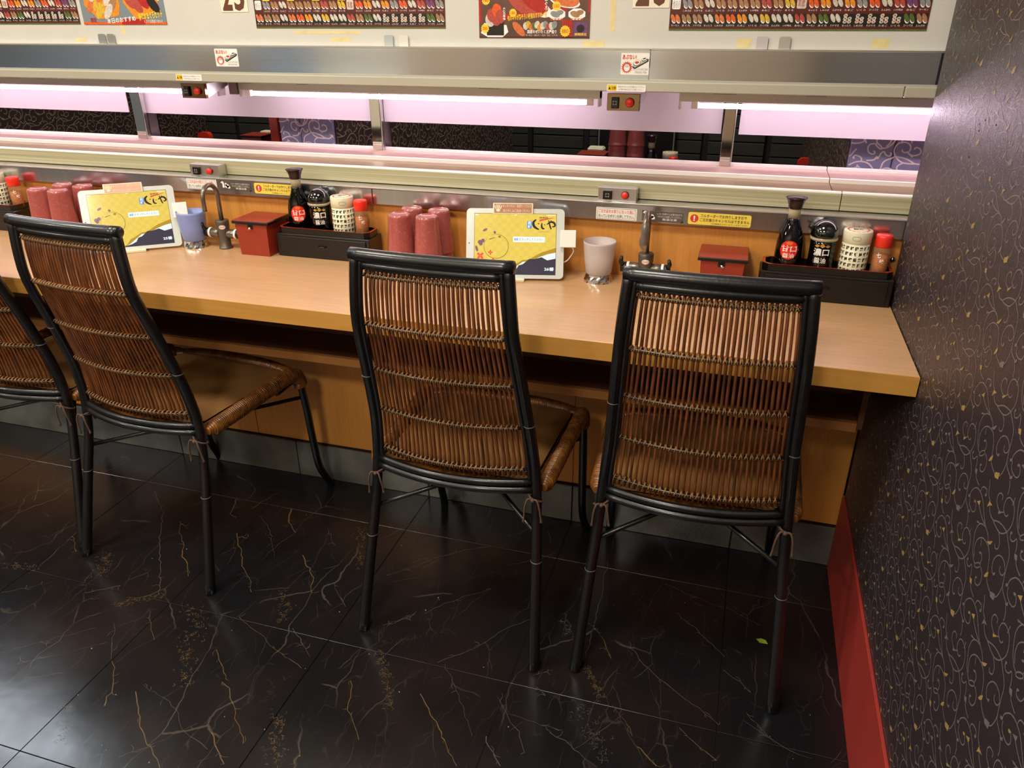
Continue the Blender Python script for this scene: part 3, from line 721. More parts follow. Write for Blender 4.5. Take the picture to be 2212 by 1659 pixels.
for x, lb in ((-.317, 'steel call box hanging from the hood between the middle and right strip lights'), (-1.442, 'steel call box hanging from the hood at the end of the left strip light')):
    e = callbox(x, 1.790, 1.1060, .0720, .0360, .010, 0, lb, 'call boxes hanging from the hood', 1)
    b = MB(); b.add([(.0718, .010, .001), (.0718, .010, .036), (.0718, .10, .036), (.0718, .10, .026), (.0726, .010, .001), (.0726, .010, .036), (.0726, .10, .036), (.0726, .10, .026)],
                    [[0, 1, 2, 3], [4, 5, 6, 7], [0, 3, 7, 4], [1, 2, 6, 5]]); b.build('bracket', m_steel2, e)

# ------------------------------------------------------------------ white wall board over the hood with posters
wbd = MB().box(XL, .9, 1.7805, 1.80, 1.2150, CEIL-.001).build('menu_wall_board', m_white, None)
tag(wbd, 'plain cream-white board above the steel hood, with tape marks', 'wall board')
for x, z, w_, h_ in ((-1.08, 1.2600, .175, .0075), (-.985, 1.2440, .052, .0095), (-.375, 1.2370, .048, .012), (-.318, 1.268, .012, .09), (-.052, 1.2370, .028, .018), (.205, 1.2380, .032, .018), (-1.737, 1.2400, .035, .009), (-1.585, 1.258, .011, .024)):
    b = MB(); n = 7; rn = random.Random(int(x*1000))
    rect(b, 0, w_, 0, h_, 0); b.v = [(v[0]+rn.uniform(-.001, .001), 0, v[2]+rn.uniform(-.0006, .0006)) for v in b.v]
    b.build('tape_mark', m_tape, wbd, (x, 1.7803, z), fixn=False)

MN = dict(noise=.35, nscale=(260, 260, 260))
m_menu = [mat('menu_ground', (92, 34, 26), .3, noise=.3, nscale=(14, 14, 14)), m_wtxt, mat('print_salmon', (226, 120, 66), .3, **MN), mat('print_tuna', (190, 78, 66), .3, **MN),
          mat('print_egg', (226, 184, 58), .3, **MN), mat('print_tan', (176, 130, 88), .3, **MN), mat('print_pale', (222, 212, 196), .3, **MN), mat('print_dark', (34, 26, 22), .3, **MN),
          mat('print_roe', (236, 96, 36), .3, **MN), mat('print_silver', (150, 150, 150), .3, **MN), mat('print_green', (92, 110, 48), .3, **MN), mat('print_plum', (120, 70, 120), .3, **MN), m_ytxt, mat('print_red', (186, 38, 30), .3, **MN),
          mat('print_blue', (52, 96, 140), .3, **MN), mat('print_orange', (240, 150, 40), .3, **MN)]
def sushi_menu(x, label):
    Wd, Hd = .491, .345
    e = MB().box(0, Wd, -.0006, 0, 0, Hd).build('menu_poster', m_menu[0], None, (x, 1.7799, 1.2725)); tag(e, label, 'poster', 'wide sushi menu posters')
    p = MB(); rn = random.Random(11); y = -.0008
    rows = [5, 6, 9, 10, 9, 6, 5, 2, 3, 4, 6, 5, 5, 6, 5, 3, 2, 9, 5, 6, 5, 4]
    rect(p, 0, Wd, 0, .003, y, 10)
    names = ['サーモン', 'えびマヨ', 'いか明太', 'なっとう', 'コーンマヨ', 'まぐろ', 'たまご', 'あなご', 'しめさば', 'えんがわ', 'ツナマヨ', 'いくら']
    for r in range(12):
        zb = .0065+r*.0275
        rect(p, .002, Wd-.002, zb+.0015, zb+.0235, y+.00005, 7 if r % 3 == 0 else 0)
        for c in range(22):
            cx = .0125+c*.0222; cz = zb+.0155
            if r >= 1 and c in (0,): 
                rrect(p, cx-.009, cx+.008, cz-.010, cz+.010, .003, y-.0001, 1); text(p, '他いろいろ' if r == 1 else '定番', cx-.007, cx+.006, cz-.008, cz+.007, y-.0002, 7); continue
            if r >= 1 and c == 11:
                rrect(p, cx-.009, cx+.009, cz-.010, cz+.010, .003, y-.0001, 6); text(p, '軍艦', cx-.007, cx+.006, cz-.006, cz+.006, y-.0002, 13); continue
            if r == 0: col = [2, 5, 5, 6, 2, 8, 15, 6, 4, 6, 6, 3, 5, 10, 6, 6, 6, 6, 6, 6, 10, 5][c]
            elif r == 1: col = [1, 9, 5, 6, 5, 5, 5, 5, 3, 5, 4, 1, 8, 15, 6, 15, 9, 8, 6, 3, 11, 9][c]
            else: col = rn.choice((2, 3, 4, 5, 6, 9, 15, 8, 3))
            if r == 0 and 15 <= c <= 19:
                for q in range(5): ell(p, cx+(q % 2)*.008-.004, cz+(q//2)*.0055-.006, .0040, .0032, .4, y-.0001-.00002*q, 6, 8); ell(p, cx+(q % 2)*.008-.004, cz+(q//2)*.0055-.006, .0018, .0014, .4, y-.00025-.00002*q, rn.choice((3, 10, 8)), 6)
            else:
                for q in (0, 1):
                    ox = (q-.5)*.0095
                    ell(p, cx+ox+.001, cz-.0035, .0040, .0062, .45, y-.00010-.00004*q, 1 if col != 6 else 7, 8)
                    ell(p, cx+ox, cz+.0005, .0040, .0088, .5, y-.00020-.00004*q, col, 9)
            text(p, names[(c*5+r*3) % 12], cx-.008, cx+.008, zb+.001, zb+.0045, y-.0003, 1)
            if r >= 2 and c % 3 == 1: rect(p, cx-.009, cx+.010, zb-.003, zb+.0012, y-.0003, 12)
    p.build('food_print', m_menu, e, fixn=False)
    return e
a = sushi_menu(-1.183, 'wide sushi menu poster between the two numbers on the white board')
dup(a, (-.1925, 1.7799, 1.2695), label='wide sushi menu poster right of the second number, by the patterned wall')
dup(a, (-2.200, 1.7799, 1.2810), label='wide sushi menu poster cut off at the left edge of the picture')
def food(p, x, z, s, col, y):
    ell(p, x, z-.25*s, .85*s, .42*s, -.2, y, 1, 14); ell(p, x, z, .8*s, .48*s, -.45, y-.0001, col, 14); ell(p, x+.25*s, z+.15*s, .4*s, .2*s, -.5, y-.0002, 6, 10)
# poster with the tuna set, left
e = MB().box(0, .2560, -.0008, 0, 0, .36).build('tuna_set_poster', mat('poster_blue', (120, 132, 136), .25), None, (-1.6965, 1.7799, 1.2805)); tag(e, 'blue and orange tuna set poster left of the first number', 'poster')
p = MB(); y = -.0010
for k in range(40): ell(p, random.uniform(.01, .246), random.uniform(.03, .35), .018, .003, .3, y, random.choice((14, 9, 1)), 8)
poly(p, [(.012, .045), (.05, .012), (.115, .02), (.125, .05), (.10, .085), (.03, .10)], y-.0001, 15)
for k, (cx, cz, c) in enumerate(((.035, .045, 2), (.055, .050, 4), (.075, .040, 15), (.048, .070, 6), (.07, .068, 2), (.09, .060, 6), (.10, .045, 5), (.06, .030, 4), (.085, .030, 6))):
    ell(p, cx, cz, .010, .022, -.7, y-.0002-.00002*k, c, 12)
poly(p, [(.135, .05), (.165, .012), (.235, .03), (.245, .075), (.20, .12), (.14, .11)], y-.0001, 15)
for k, (cx, cz, c) in enumerate(((.155, .055, 3), (.175, .045, 3), (.195, .055, 13), (.215, .065, 3), (.17, .08, 3), (.20, .085, 13), (.225, .045, 7))):
    ell(p, cx, cz, .012, .024, .7, y-.0002-.00002*k, c, 12)
rect(p, 0, .256, 0, .006, y-.00042, 8); poly(p, [(.12, .0), (.19, .0), (.20, .012), (.12, .014)], y-.00046, 13)
text(p, '特選本まぐろセット', .1745, .2475, .012, .030, y-.0006, 12, .03, rot=.12); text(p, 'にぎり五貫盛り合わせ', .19, .245, .004, .011, y-.0005, 1)
text(p, '本日のおすすめ', .075, .165, .005, .017, y-.0005, 1, .02, rot=.08); text(p, '限定', .024, .042, .004, .016, y-.0005, 13, .02)
for r in range(4):
    for c in range(3): food(p, .04+.085*c, .155+.055*r, .028, (3, 2, 4, 6, 15)[(r*3+c) % 5], y-.0004)
p.build('food_print', m_menu, e, fixn=False)
# seasonal specials poster, centre
e = MB().box(0, .2510, -.0008, 0, 0, .36).build('specials_poster', mat('poster_wood', (104, 74, 60), .25, noise=.3, nscale=(20, 5, 20)), None, (-.6115, 1.7799, 1.2535)); tag(e, 'crowded red and yellow specials poster with prices left of the second number', 'poster')
p = MB(); y = -.0010
rect(p, 0, .251, .0, .003, y, 0); rect(p, 0, .006, .03, .36, y, 13); rect(p, .246, .251, .05, .36, y, 13); rect(p, .19, .213, .002, .036, y, 13)
poly(p, [(.062, .036), (.20, .052), (.20, .062), (.062, .048)], y-.0001, 13)
text(p, '旬のネタが勢ぞろい板前おすすめ一貫', .066, .156, .0375, .049, y-.0004, 12, .02, rot=.09)
poly(p, [(.004, .01), (.02, .0015), (.055, .0015), (.068, .012), (.064, .026), (.012, .030)], y-.0001, 1)
rect(p, .018, .058, .005, .034, y-.0002, 7)
for cx, cz, c in ((.030, .045, 3), (.042, .055, 8), (.05, .043, 3), (.026, .036, 6), (.04, .038, 3)): ell(p, cx, cz, .011, .014, .2, y-.0003-cx*.002, c, 12)
for cx, cz, r_, tx in ((.014, .019, .010, '380'), (.079, .050, .009, '180'), (.177, .063, .010, '150'), (.017, .075, .010, '180'), (.197, .014, .012, '880')):
    poly(p, [(cx+(r_ if k % 2 else r_*.82)*math.cos(2*PI*k/28), cz+(r_ if k % 2 else r_*.82)*math.sin(2*PI*k/28)) for k in range(28)], y-.0005, 12)
    text(p, tx, cx-r_*.6, cx+r_*.6, cz-r_*.35, cz+r_*.35, y-.0006, 8, .02)
ell(p, .125, .062, .045, .016, -.35, y-.0002, 1, 16); ell(p, .108, .066, .045, .019, -.45, y-.0003, 3, 16); ell(p, .128, .070, .034, .015, -.5, y-.00035, 13, 16)
ell(p, .195, .072, .034, .012, -.2, y-.0002, 1, 16); ell(p, .192, .080, .036, .017, -.3, y-.0003, 2, 16)
for cx, c in ((.178, 9), (.222, 5)):
    poly(p, [(cx+.020*math.cos(PI/8+k*PI/4), .047+.012*math.sin(PI/8+k*PI/4)) for k in range(8)], y-.0003, 1); ell(p, cx-.004, .047, .011, .006, -.3, y-.0004, c, 12); ell(p, cx+.006, .050, .009, .005, .2, y-.00045, c, 12)
    text(p, 'おすすめ', cx-.014, cx+.014, .0345, .0395, y-.0006, 8, .02)
ell(p, .092, .018, .019, .008, -.8, y-.0003, 2, 14)
for k in range(11): ell(p, .108+.0065*k, .024+.003*math.sin(k*2.1), .006, .008, .5*math.sin(k), y-.0003-.00001*k, (6, 4, 2, 10, 6, 15, 6, 9, 3, 6, 9)[k], 10)
text(p, '国産のぜいたく五種盛り', .112, .178, .009, .0165, y-.0006, 1, .02); text(p, 'サーモン・ほたて・えび・うに・いくら', .108, .18, .004, .0075, y-.0006, 1)
rect(p, .216, .246, .004, .032, y-.0001, 11); ell(p, .231, .019, .009, .008, .2, y-.0002, 7, 12); text(p, '期間限定', .218, .245, .005, .0105, y-.0004, 12, .02)
for z0, z1, x_, s_ in ((.036, .062, .056, '大とろ軍艦'), (.055, .09, .151, '本まぐろ')):
    for k, ch in enumerate(s_): text(p, ch, x_, x_+.006, z1-(k+1)*(z1-z0)/len(s_), z1-k*(z1-z0)/len(s_)-.0008, y-.0007, 1, .02)
for r in range(5):
    for c in range(3): food(p, .045+.08*c, .11+.052*r, .027, (3, 2, 8, 4, 6)[(r*2+c) % 5], y-.0004)
p.build('food_print', m_menu, e, fixn=False)
# seat numbers
for num, x, z in (('25', -1.2760, 1.3075), ('26', -.2710, 1.3120)):
    lbn = 'brown 25 on a cream card between the tuna set poster and a wide menu' if num == '25' else 'brown 26 on a cream card right of the red and yellow specials poster'
    e = MB().box(0, .076, -.0006, 0, 0, .072).build('number_card', mat('number_card', (232, 222, 198), .4), None, (x, 1.7799, z)); tag(e, lbn, 'number sign', None)
    p = MB()
    for k, ch in enumerate(num): text(p, ch, .006+.034*k, .034+.035*k, .0030, .066, -.0008, 0, .035)
    p.build('numeral', m_brown_t, e, fixn=False)

# ------------------------------------------------------------------ rattan chairs
m_lac = mat('black_lacquer', (13, 14, 16), .34, coat=.25, noise=.3, nscale=(40, 40, 12), bump=.15, bscale=160)
m_stick = mat('rattan_stick', (132, 74, 34), .36, noise=1, rgb2=(74, 38, 18), nscale=(60, 60, 14), coat=.4)
m_lash = mat('rattan_lashing', (146, 102, 54), .5, noise=.45, nscale=(70, 70, 70))
m_wind = mat('rattan_winding', (146, 92, 34), .35, noise=1, rgb2=(84, 46, 16), nscale=(50, 50, 50), coat=.3)
m_cush = mat('brown_leatherette', (142, 102, 58), .38, noise=.25, nscale=(18, 18, 18), bump=.35, bscale=28)
m_cord = mat('tie_cord', (92, 66, 52), .8, noise=.3, nscale=(200, 200, 200))
m_node = mat('worn_node', (86, 84, 80), .4, noise=.3)
LV = [(.905, .148, .020), (.84, .1535, .017), (.768, .158, .021), (.66, .165, .052), (.55, .172, .082), (.48, .178, .094), (.423, .182, .097), (.33, .187, .085), (.2, .196, .052), (.1, .202, .026), (0, .208, 0)]
def prof(z):
    for (z1, w1, y1), (z2, w2, y2) in zip(LV[:-1], LV[1:]):
        if z >= z2:
            t = (z-z2)/(z1-z2); return (w2+(w1-w2)*t, y2+(y1-y2)*t)
    return LV[-1][1:]
def bow(z): return .008+.026*max(0, min(1, (.905-z)/.48))
def pt(u, z, dy=0):
    """u in -1..1 across the back"""
    w, y = prof(z); return Vector((u*(w-.012), y-bow(z)*(1-u*u)+dy, z))
def wind(path, r, rn, pitch=.0055):
    """resample a path and give it the ridges of wound cane"""
    L_ = [0]
    for a, b_ in zip(path[:-1], path[1:]): L_.append(L_[-1]+(Vector(b_)-Vector(a)).length)
    n = int(L_[-1]/(pitch/4)); P = []; R = []; k = 0; amp = 1
    for i in range(n+1):
        s = L_[-1]*i/n
        while k < len(L_)-2 and L_[k+1] < s: k += 1
        t = (s-L_[k])/max(1e-9, L_[k+1]-L_[k]); P.append(Vector(path[k]).lerp(Vector(path[k+1]), t))
        if i % 4 == 0: amp = rn.uniform(.75, 1.25)
        R.append(r+.0022*amp*(0, .75, 1, .75)[i % 4])
    return P, R
def make_chair(label):
    e = empty('rattan_chair', label=label, cat='chair', group='rattan chairs at the counter')
    for s in (-1, 1):
        P = crom([(s*w, y, z) for z, w, y in LV], 3)
        b = MB().tube(P, [.0108 if p.z > .42 else .0108+.0022*(.42-p.z)/.42 for p in P], 12)
        o = b.build('rear_leg', m_lac, e)
        for z in ((.64, .235) if s < 0 else (.565, .245)):
            w, y = prof(z); MB().lathe([(.0114, -.0010), (.0128, 0), (.0114, .0010)], 14, (s*w, y, z)).build('node_ring', m_node, o)
        # inner pole beside the outer one, down to the seat
        P = crom([(s*(w-.0128), y-.003, z) for z, w, y in LV if z > .40], 3)
        MB().tube(P, .0052, 8).build('inner_pole', m_lac, e)
    U = [k/8 for k in range(-8, 9)]
    top = lambda z, dz, r, wd=0: [Vector((u*(.148+wd), .020-.009*(1-u*u), z+dz)) for u in U]
    b = MB().tube(top(.905, 0, 0, .0085), .0130, 12)
    for s in (-1, 1): b.lathe([(0, -.004)]+[(.0130*math.cos(a), .0045*math.sin(a)) for a in [PI/2*k/4-.0 for k in range(4)]]+[(0, .0045)], 12, (s*.1565, .020, .905), axis='x')
    b.build('top_rail', m_lac, e)
    MB().tube([Vector((u*.138, .021-.009*(1-u*u), .8860)) for u in U], .0098, 10, flat=1.0).build('inner_top_rail', m_lac, e)
    for z, r, n_ in ((.4215, .0082, 'bottom_rail'), (.4045, .0088, 'lower_bottom_rail')):
        w, y = prof(z)
        MB().tube([Vector((u*(w-.006), y-.034*(1-u*u), z)) for u in U], r, 10).build(n_, m_lac, e)
    bars = [.8675, .768, .66, .555, .452]
    for z in bars:
        MB().tube([pt(u*1.02, z) for u in U], .0030, 6).build('cross_bar', m_lac, e)
        b = MB(); NS = 31; P = []
        rn = random.Random(int(z*999))
        for k in range(NS*8):
            u = -.955+1.91*k/(NS*8-1); a = 2*PI*k/8
            c = pt(u, z, .0045)
            P.append(c+Vector((.0012*math.sin(a*.5), -.0072*math.cos(a), .0052*math.sin(a)+.0006*rn.uniform(-1, 1))))
        b.tube(P, .00155, 5)
        P = [q+Vector((.004, 0, 0)) for q in P[:-6]]
        b.tube([Vector((q.x, q.y-.0004, 2*z-q.z)) for q in P], .0011, 4)
        b.build('lashing', m_lash, e)
    rn = random.Random(4)
    for k in range(31):
        u0_ = -.945+1.89*k/30
        P = []
        j1, j2 = rn.uniform(-.005, .005), rn.uniform(-.005, .005)
        for i in range(12):
            z = .884-(.884-.434)*i/11
            P.append(pt(u0_+j1*math.sin(i*.55)+j2*math.sin(i*.9+k), z, .0075))
        r = rn.uniform(.0027, .0033)
        MB().tube(P, [r*rn.uniform(.9, 1.12) for _ in P], 6).build('stick', m_stick, e)
    # seat
    zs = .405
    for s in (-1, 1):
        rn = random.Random(9)
        path = crom([(s*.196, .105, .405), (s*.199, .2, .408), (s*.203, .32, .414), (s*.206, .40, .418), (s*.206, .435, .410), (s*.205, .452, .392), (s*.2045, .458, .372)], 26)
        path, R = wind(path, .0152, rn)
        R = [r*min(1, .45+.55*i/16) for i, r in enumerate(R)]
        MB().tube(path, R, 9, flat=1.28).build('wound_side_rail', m_wind, e)
        P = crom([(s*.2045, .455, .392), (s*.205, .468, .30), (s*.205, .478, .19), (s*.2055, .490, .09), (s*.210, .515, .03), (s*.214, .528, 0)], 3)
        MB().tube(P, .0108, 10).build('front_leg', m_lac, e)
        MB().tube([(s*.190, .080, .30), (0, .27, .315+.004*s), (-s*.203, .466, .33)], .0055, 8).build('cross_brace', m_lac, e)
        MB().tube([(s*.2045, .458, .392), (s*.19, .44, .386), (s*.19, .42, .384), (s*.2, .36, .388)], .007, 8).build('corner_brace', m_lac, e)
    P = crom([(-.206, .430, .412), (-.12, .450, .418), (0, .456, .419), (.12, .450, .418), (.206, .430, .412)], 24)
    P, R = wind(P, .0145, random.Random(3))
    MB().tube(P, R, 9).build('wound_front_rail', m_wind, e)
    MB().box(-.19, .19, .10, .44, .398, .406).build('seat_deck', m_wind, e)
    # cushion: softened slab
    b = MB(); nx, ny = 18, 16; vs = []
    for side in (1, -1):
        for j in range(ny+1):
            for i in range(nx+1):
                u = -1+2*i/nx; v = -1+2*j/ny
                ed = min(1, (1-max(abs(u), abs(v)))*6)
                hgt = .010*(ed**.5) + .003*math.sin(u*7+v*3)*ed*math.cos(v*5-u*2)
                X = u*.182*(1-.03*(1-v)); Y = .275+v*.168
                vs.append((X, Y, .4185+side*hgt if side > 0 else .4185-.010*(ed**.5)))
    q = nx+1; n0 = (nx+1)*(ny+1)
    fs = [[j*q+i, j*q+i+1, (j+1)*q+i+1, (j+1)*q+i] for j in range(ny) for i in range(nx)]
    fs += [[n0+a for a in f] for f in fs]
    b.add(vs, fs, 0, True)
    c = b.build('seat_cushion', m_cush, e)
    E_ = [(math.copysign(.182, s1), .275+math.copysign(.168, s2), .4185) for s1, s2 in ((-1, -1), (1, -1), (1, 1), (-1, 1))]
    MB().tube(E_, .0022, 6, closed=True).build('piping', m_cush, c)
    # tie cords on the rear legs
    rn = random.Random(len(label))
    for s in (-1, 1):
        w, y = prof(.385); b = MB()
        ring = [Vector((s*w+.0142*math.cos(a), y+.0142*math.sin(a), .384-.006*math.sin(a)-.004*s*math.cos(a))) for a in [2*PI*k/16 for k in range(16)]]
        b.tube(ring, .0022, 6, closed=True)
        k0 = Vector((s*(w-.004), y-.0165, .390))
        b.lathe([(0, -.005), (.0045, -.003), (.005, 0), (.0045, .003), (0, .005)], 8, tuple(k0))
        for d, l in ((-.014-.004*rn.random(), .048+.01*rn.random()), (.013+.006*rn.random(), .040+.014*rn.random())):
            P = crom([k0, k0+Vector((d*.6, -.004, .004)), k0+Vector((d, -.006, -.014)), k0+Vector((d*1.15, -.004, -l*.7)), k0+Vector((d*1.25, -.003, -l))], 3)
            b.tube(P, [.0021]*(len(P)-2)+[.0028, .0032], 6)
        b.tube(crom([k0, (s*(w-.03), y+.01, .404), (s*(w-.03), y+.03, .417)], 3), .0021, 6)
        b.build('tie_cord', m_cord, e)
    return e
ch = make_chair('rattan-backed black chair nearest the patterned wall, at the right')
ch.location = (-.020, 1.229, 0); ch.rotation_euler = (0, 0, .022)
dup(ch, (-.523, 1.203, 0), -.008, 'middle rattan-backed black chair, below the maroon cups and the right-hand tablet')
dup(ch, (-1.362, 1.224, 0), -.085, 'rattan-backed black chair before the tablet that is turned to the aisle')
dup(ch, (-1.806, 1.268, 0), -.03, 'rattan-backed black chair cut off at the left edge of the picture')

# ------------------------------------------------------------------ things on the counter
ZC = .7331
m_box = mat('black_lacquer_box', (13, 9, 9), .36, coat=.1, noise=.4, nscale=(8, 60, 60))
m_boxr = mat('red_lacquer', (150, 48, 30), .38, noise=.12, nscale=(90, 90, 90), coat=.15)
m_rim = mat('red_rim', (168, 44, 26), .25, coat=.4)
def tray(x0, x1, y0, label, knob=True):
    e = empty('condiment_drawer_box', ((x0+x1)/2, y0, ZC), label=label, cat='condiment box', group='black condiment boxes')
    w = (x1-x0)/2
    MB().box(-w, w, 0, .071, 0, .0600, bev=.0015).build('case', m_box, e)
    d = MB().box(-w+.010, w-.010, -.003, 0, .004, .054, bev=.001).build('drawer', m_box, e)
    if knob: MB().tube([(-.010, -.003, .034), (-.009, -.010, .033), (.009, -.010, .033), (.010, -.003, .034)], .0016, 6).build('handle', m_box, d)
    c = .012; Y0, Y1_ = .003, .069
    oct_ = [(-w+c+.004, Y0), (w-c-.004, Y0), (w-.004, Y0+c), (w-.004, Y1_-c), (w-c-.004, Y1_), (-w+c+.004, Y1_), (-w+.004, Y1_-c), (-w+.004, Y0+c)]
    b = MB(); n = 8
    ins = [(x*(1-.006/w), .036+(y-.036)*.84) for x, y in oct_]
    V = [(x, y, .0605) for x, y in oct_]+[(x, y, .0755) for x, y in oct_]+[(x, y, .0755) for x, y in ins]+[(x, y, .0635) for x, y in ins]
    F = []; M_ = []
    for k in range(n):
        j = (k+1) % n
        F += [[k, j, n+j, n+k], [n+k, n+j, 2*n+j, 2*n+k], [2*n+k, 2*n+j, 3*n+j, 3*n+k]]; M_ += [0, 1, 0]
    F += [list(range(n)), [3*n+k for k in range(n)]]; M_ += [0, 0]
    b.v = V; b.f = F; b.m = M_; b.sm = [False]*len(F)
    b.build('tray', [m_box, m_rim], e)
    return e
tray(.055, .327, 1.703, 'black condiment drawer box against the patterned wall, right')
tray(-1.149, -.883, 1.690, 'black condiment drawer box with a small handle, beside the red lidded box')
tray(-2.28, -2.010, 1.690, 'black condiment drawer box cut off at the left edge of the picture')

m_soy = mat('soy_dark_glass', (6, 4, 4), .05, noise=.2)
m_neck = mat('beige_glass', (196, 184, 150), .08, alpha=.75)
m_cap = mat('brown_cap', (46, 26, 26), .3, noise=.15)
m_clear = mat('clear_plastic', (226, 176, 130), .1, alpha=.22)
m_cream = mat('cream_plastic', (226, 220, 188), .35, noise=.05)
m_rcap = mat('red_cap', (232, 48, 30), .3, noise=.05)
m_pep = mat('chilli_mix', (202, 112, 32), .6, noise=1, rgb2=(120, 40, 14), nscale=(420, 420, 420), detail=2)
def face(x, y): return math.atan2(-x, y)   # turn towards the aisle viewer
def soy_a(x, y, z, lb):
    e = empty('soy_sauce_bottle', (x, y, z), 0, lb, 'bottle', 'tall soy sauce bottles')
    MB().lathe([(0, .001), (.027, .001), (.0295, .004), (.0290, .03), (.0275, .055), (.0235, .075), (.0165, .092), (.0132, .104), (.0128, .108)], 28).build('body', m_soy, e)
    MB().lathe([(.0127, .108), (.0127, .128), (.0120, .130)], 24).build('neck', m_neck, e)
    MB().lathe([(.0125, .1275), (.0145, .1285), (.0150, .136), (.0200, .149), (.0222, .1505), (.0222, .152), (0, .1535)], 24).build('cap', m_cap, e)
    p = MB(); ell(p, 0, .044, .0195, .0205, 0, 0, 0, 28)
    P = MB(); R = .0297
    # subdivide the disc into strips so that it bends
    for k in range(14):
        a, b_ = -.0195+.039*k/14, -.0195+.039*(k+1)/14
        h1, h2 = [.0205*math.sqrt(max(0, 1-(q/.0195)**2)) for q in (a, b_)]
        P.add([(a, 0, .044-h1), (b_, 0, .044-h2), (b_, 0, .044+h2), (a, 0, .044+h1)], [[0, 1, 2, 3]], 0)
    text(P, '甘口', -.016, .016, .040, .054, -.0004, 1, .02); text(P, '醤油', -.012, .012, .027, .037, -.0004, 1, .01)
    ell(P, 0, .059, .007, .004, 0, -.0003, 2, 10)
    bend(P, R, face(x, y)*.8).build('label', [m_rcap, m_wtxt, mat('orange_print', (226, 110, 60), .4)], e, fixn=False)
    return e
def soy_b(x, y, z, lb):
    e = empty('soy_sauce_dispenser', (x, y, z), 0, lb, 'bottle', 'domed soy sauce dispensers')
    MB().lathe([(0, .001), (.026, .001), (.0270, .004), (.0262, .05), (.0268, .066), (.024, .068)], 28).build('body', m_soy, e)
    MB().lathe([(.0272, .066), (.0288, .068), (.0290, .073)], 28).build('glass_rim', m_neck, e)
    d = MB().lathe([(.0285, .073)]+[(.0290*math.cos(a), .078+.0300*math.sin(a)) for a in [PI/2*k/8 for k in range(9)]], 28).build('dome', mat('black_gloss', (8, 8, 9), .06, coat=1), e)
    MB().tube([(-.022, -.004, .090), (-.034, -.006, .096)], [.006, .0048], 10).build('spout', m_black, d)
    P = MB(); R = .0275
    text(P, '濃口', -.0175, .0155, .036, .052, 0, 0, .02); text(P, '醤油', -.0135, .0105, .020, .032, 0, 0, .01)
    for k in (-1, 0, 1): poly(P, [(.011*k-.0055, .057), (.011*k, .0535), (.011*k+.0055, .057), (.011*k, .0605 if k else .064)], 0, 1)
    bend(P, R, face(x, y)*.9).build('label', [m_wtxt, mat('gold_print', (206, 160, 70), .3, .4)], e, fixn=False)
    return e
FISH = '鮪鰹鯛鮭鯖鱈鯵鰯鮃鰈鱸鰤鱒鰻'
def canister(x, y, z, lb):
    e = empty('tea_canister', (x, y, z), 0, lb, 'canister', 'green tea canisters with printed characters')
    MB().lathe([(0, 0), (.0275, 0), (.0280, .0015), (.0280, .067)], 32).build('body', m_cream, e)
    l = MB().lathe([(.0284, .067), (.0290, .0675), (.0290, .0905), (.0280, .0925), (.0, .0925)], 32).build('lid', m_cream, e)
    P = MB()
    for k in range(28):
        a = 2*PI*k/28; r1, r2 = .019, (.0215 if k % 2 else .0235); P.add([(r1*math.cos(a), r1*math.sin(a), .0927), (r2*math.cos(a), r2*math.sin(a), .0927), (r2*math.cos(a+.2), r2*math.sin(a+.2), .0927), (r1*math.cos(a+.2), r1*math.sin(a+.2), .0927)], [[0, 1, 2, 3]], 0)
    text(P, '粉茶', -.010, .010, -.007, .007, 0, 1, .02)
    P.v = [(v[0], v[2], .0928) if abs(v[2]-.0927) > 1e-6 else v for v in P.v]
    P.build('lid_print', [m_rtxt, m_ptxt], l, fixn=False)
    P = MB()
    Q = [(.0055*math.cos(a)+(.003 if math.cos(a) > 0 else -.003), .079+.0042*math.sin(a)) for a in [2*PI*k/20 for k in range(21)]]
    R_ = ribbon(Q, .0008, False)
    for a, b_ in zip(R_[:-1], R_[1:]): poly(P, [a[0], a[1], b_[1], b_[0]], 0, 0)
    bend(P, .0293, face(x, y)).build('slot', m_g4, l, fixn=False)
    P = MB()
    for r in range(5):
        for c in range(19):
            cx = -.0855+.0095*c; cz = .0055+.0120*r
            text(P, FISH[(c*5+r*3) % 14], cx, cx+.0070, cz, cz+.0085, 0, 0, .025)
    bend(P, .0282, face(x, y)).build('fish_characters', m_ptxt, e, fixn=False)
    return e
def shaker(x, y, z, lb):
    e = empty('chilli_shaker', (x, y, z), 0, lb, 'shaker', 'red-capped chilli shakers')
    MB().lathe([(0, 0), (.0165, 0), (.0172, .002), (.0168, .058), (.0155, .062)], 24).build('jar', m_clear, e)
    MB().lathe([(0, .0015), (.0152, .0015), (.0152, .044), (0, .046)], 20).build('chilli_powder', m_pep, e)
    MB().lathe([(.0164, .061), (.0172, .062), (.0172, .083), (.0158, .0865), (0, .0870)], 24).build('cap', m_rcap, e)
    P = MB(); text(P, '七', -.0085, .0005, .040, .051, 0, 0, .03); text(P, '味', -.001, .008, .029, .038, 0, 0, .02)
    bend(P, .0175, face(x, y)).build('label', m_wtxt, e, fixn=False)
    return e
ZT = ZC+.0637
where = ((.110, .1775, .2425, .2950, 'in the right-hand box by the patterned wall'), (-1.103, -1.041, -.973, -.920, 'in the middle box by the red box'), (None, None, -2.106, -2.031, 'in the box cut off at the left edge'))
for a, b_, c, d, lb in where:
    if a: soy_a(a, 1.739, ZT, 'tall soy sauce bottle with a red label '+lb)
    if b_: soy_b(b_, 1.737, ZT, 'domed black soy sauce dispenser '+lb)
    canister(c, 1.734, ZT, 'cream canister covered in black characters '+lb)
    shaker(d, 1.730, ZT, 'small chilli shaker with a red cap '+lb)

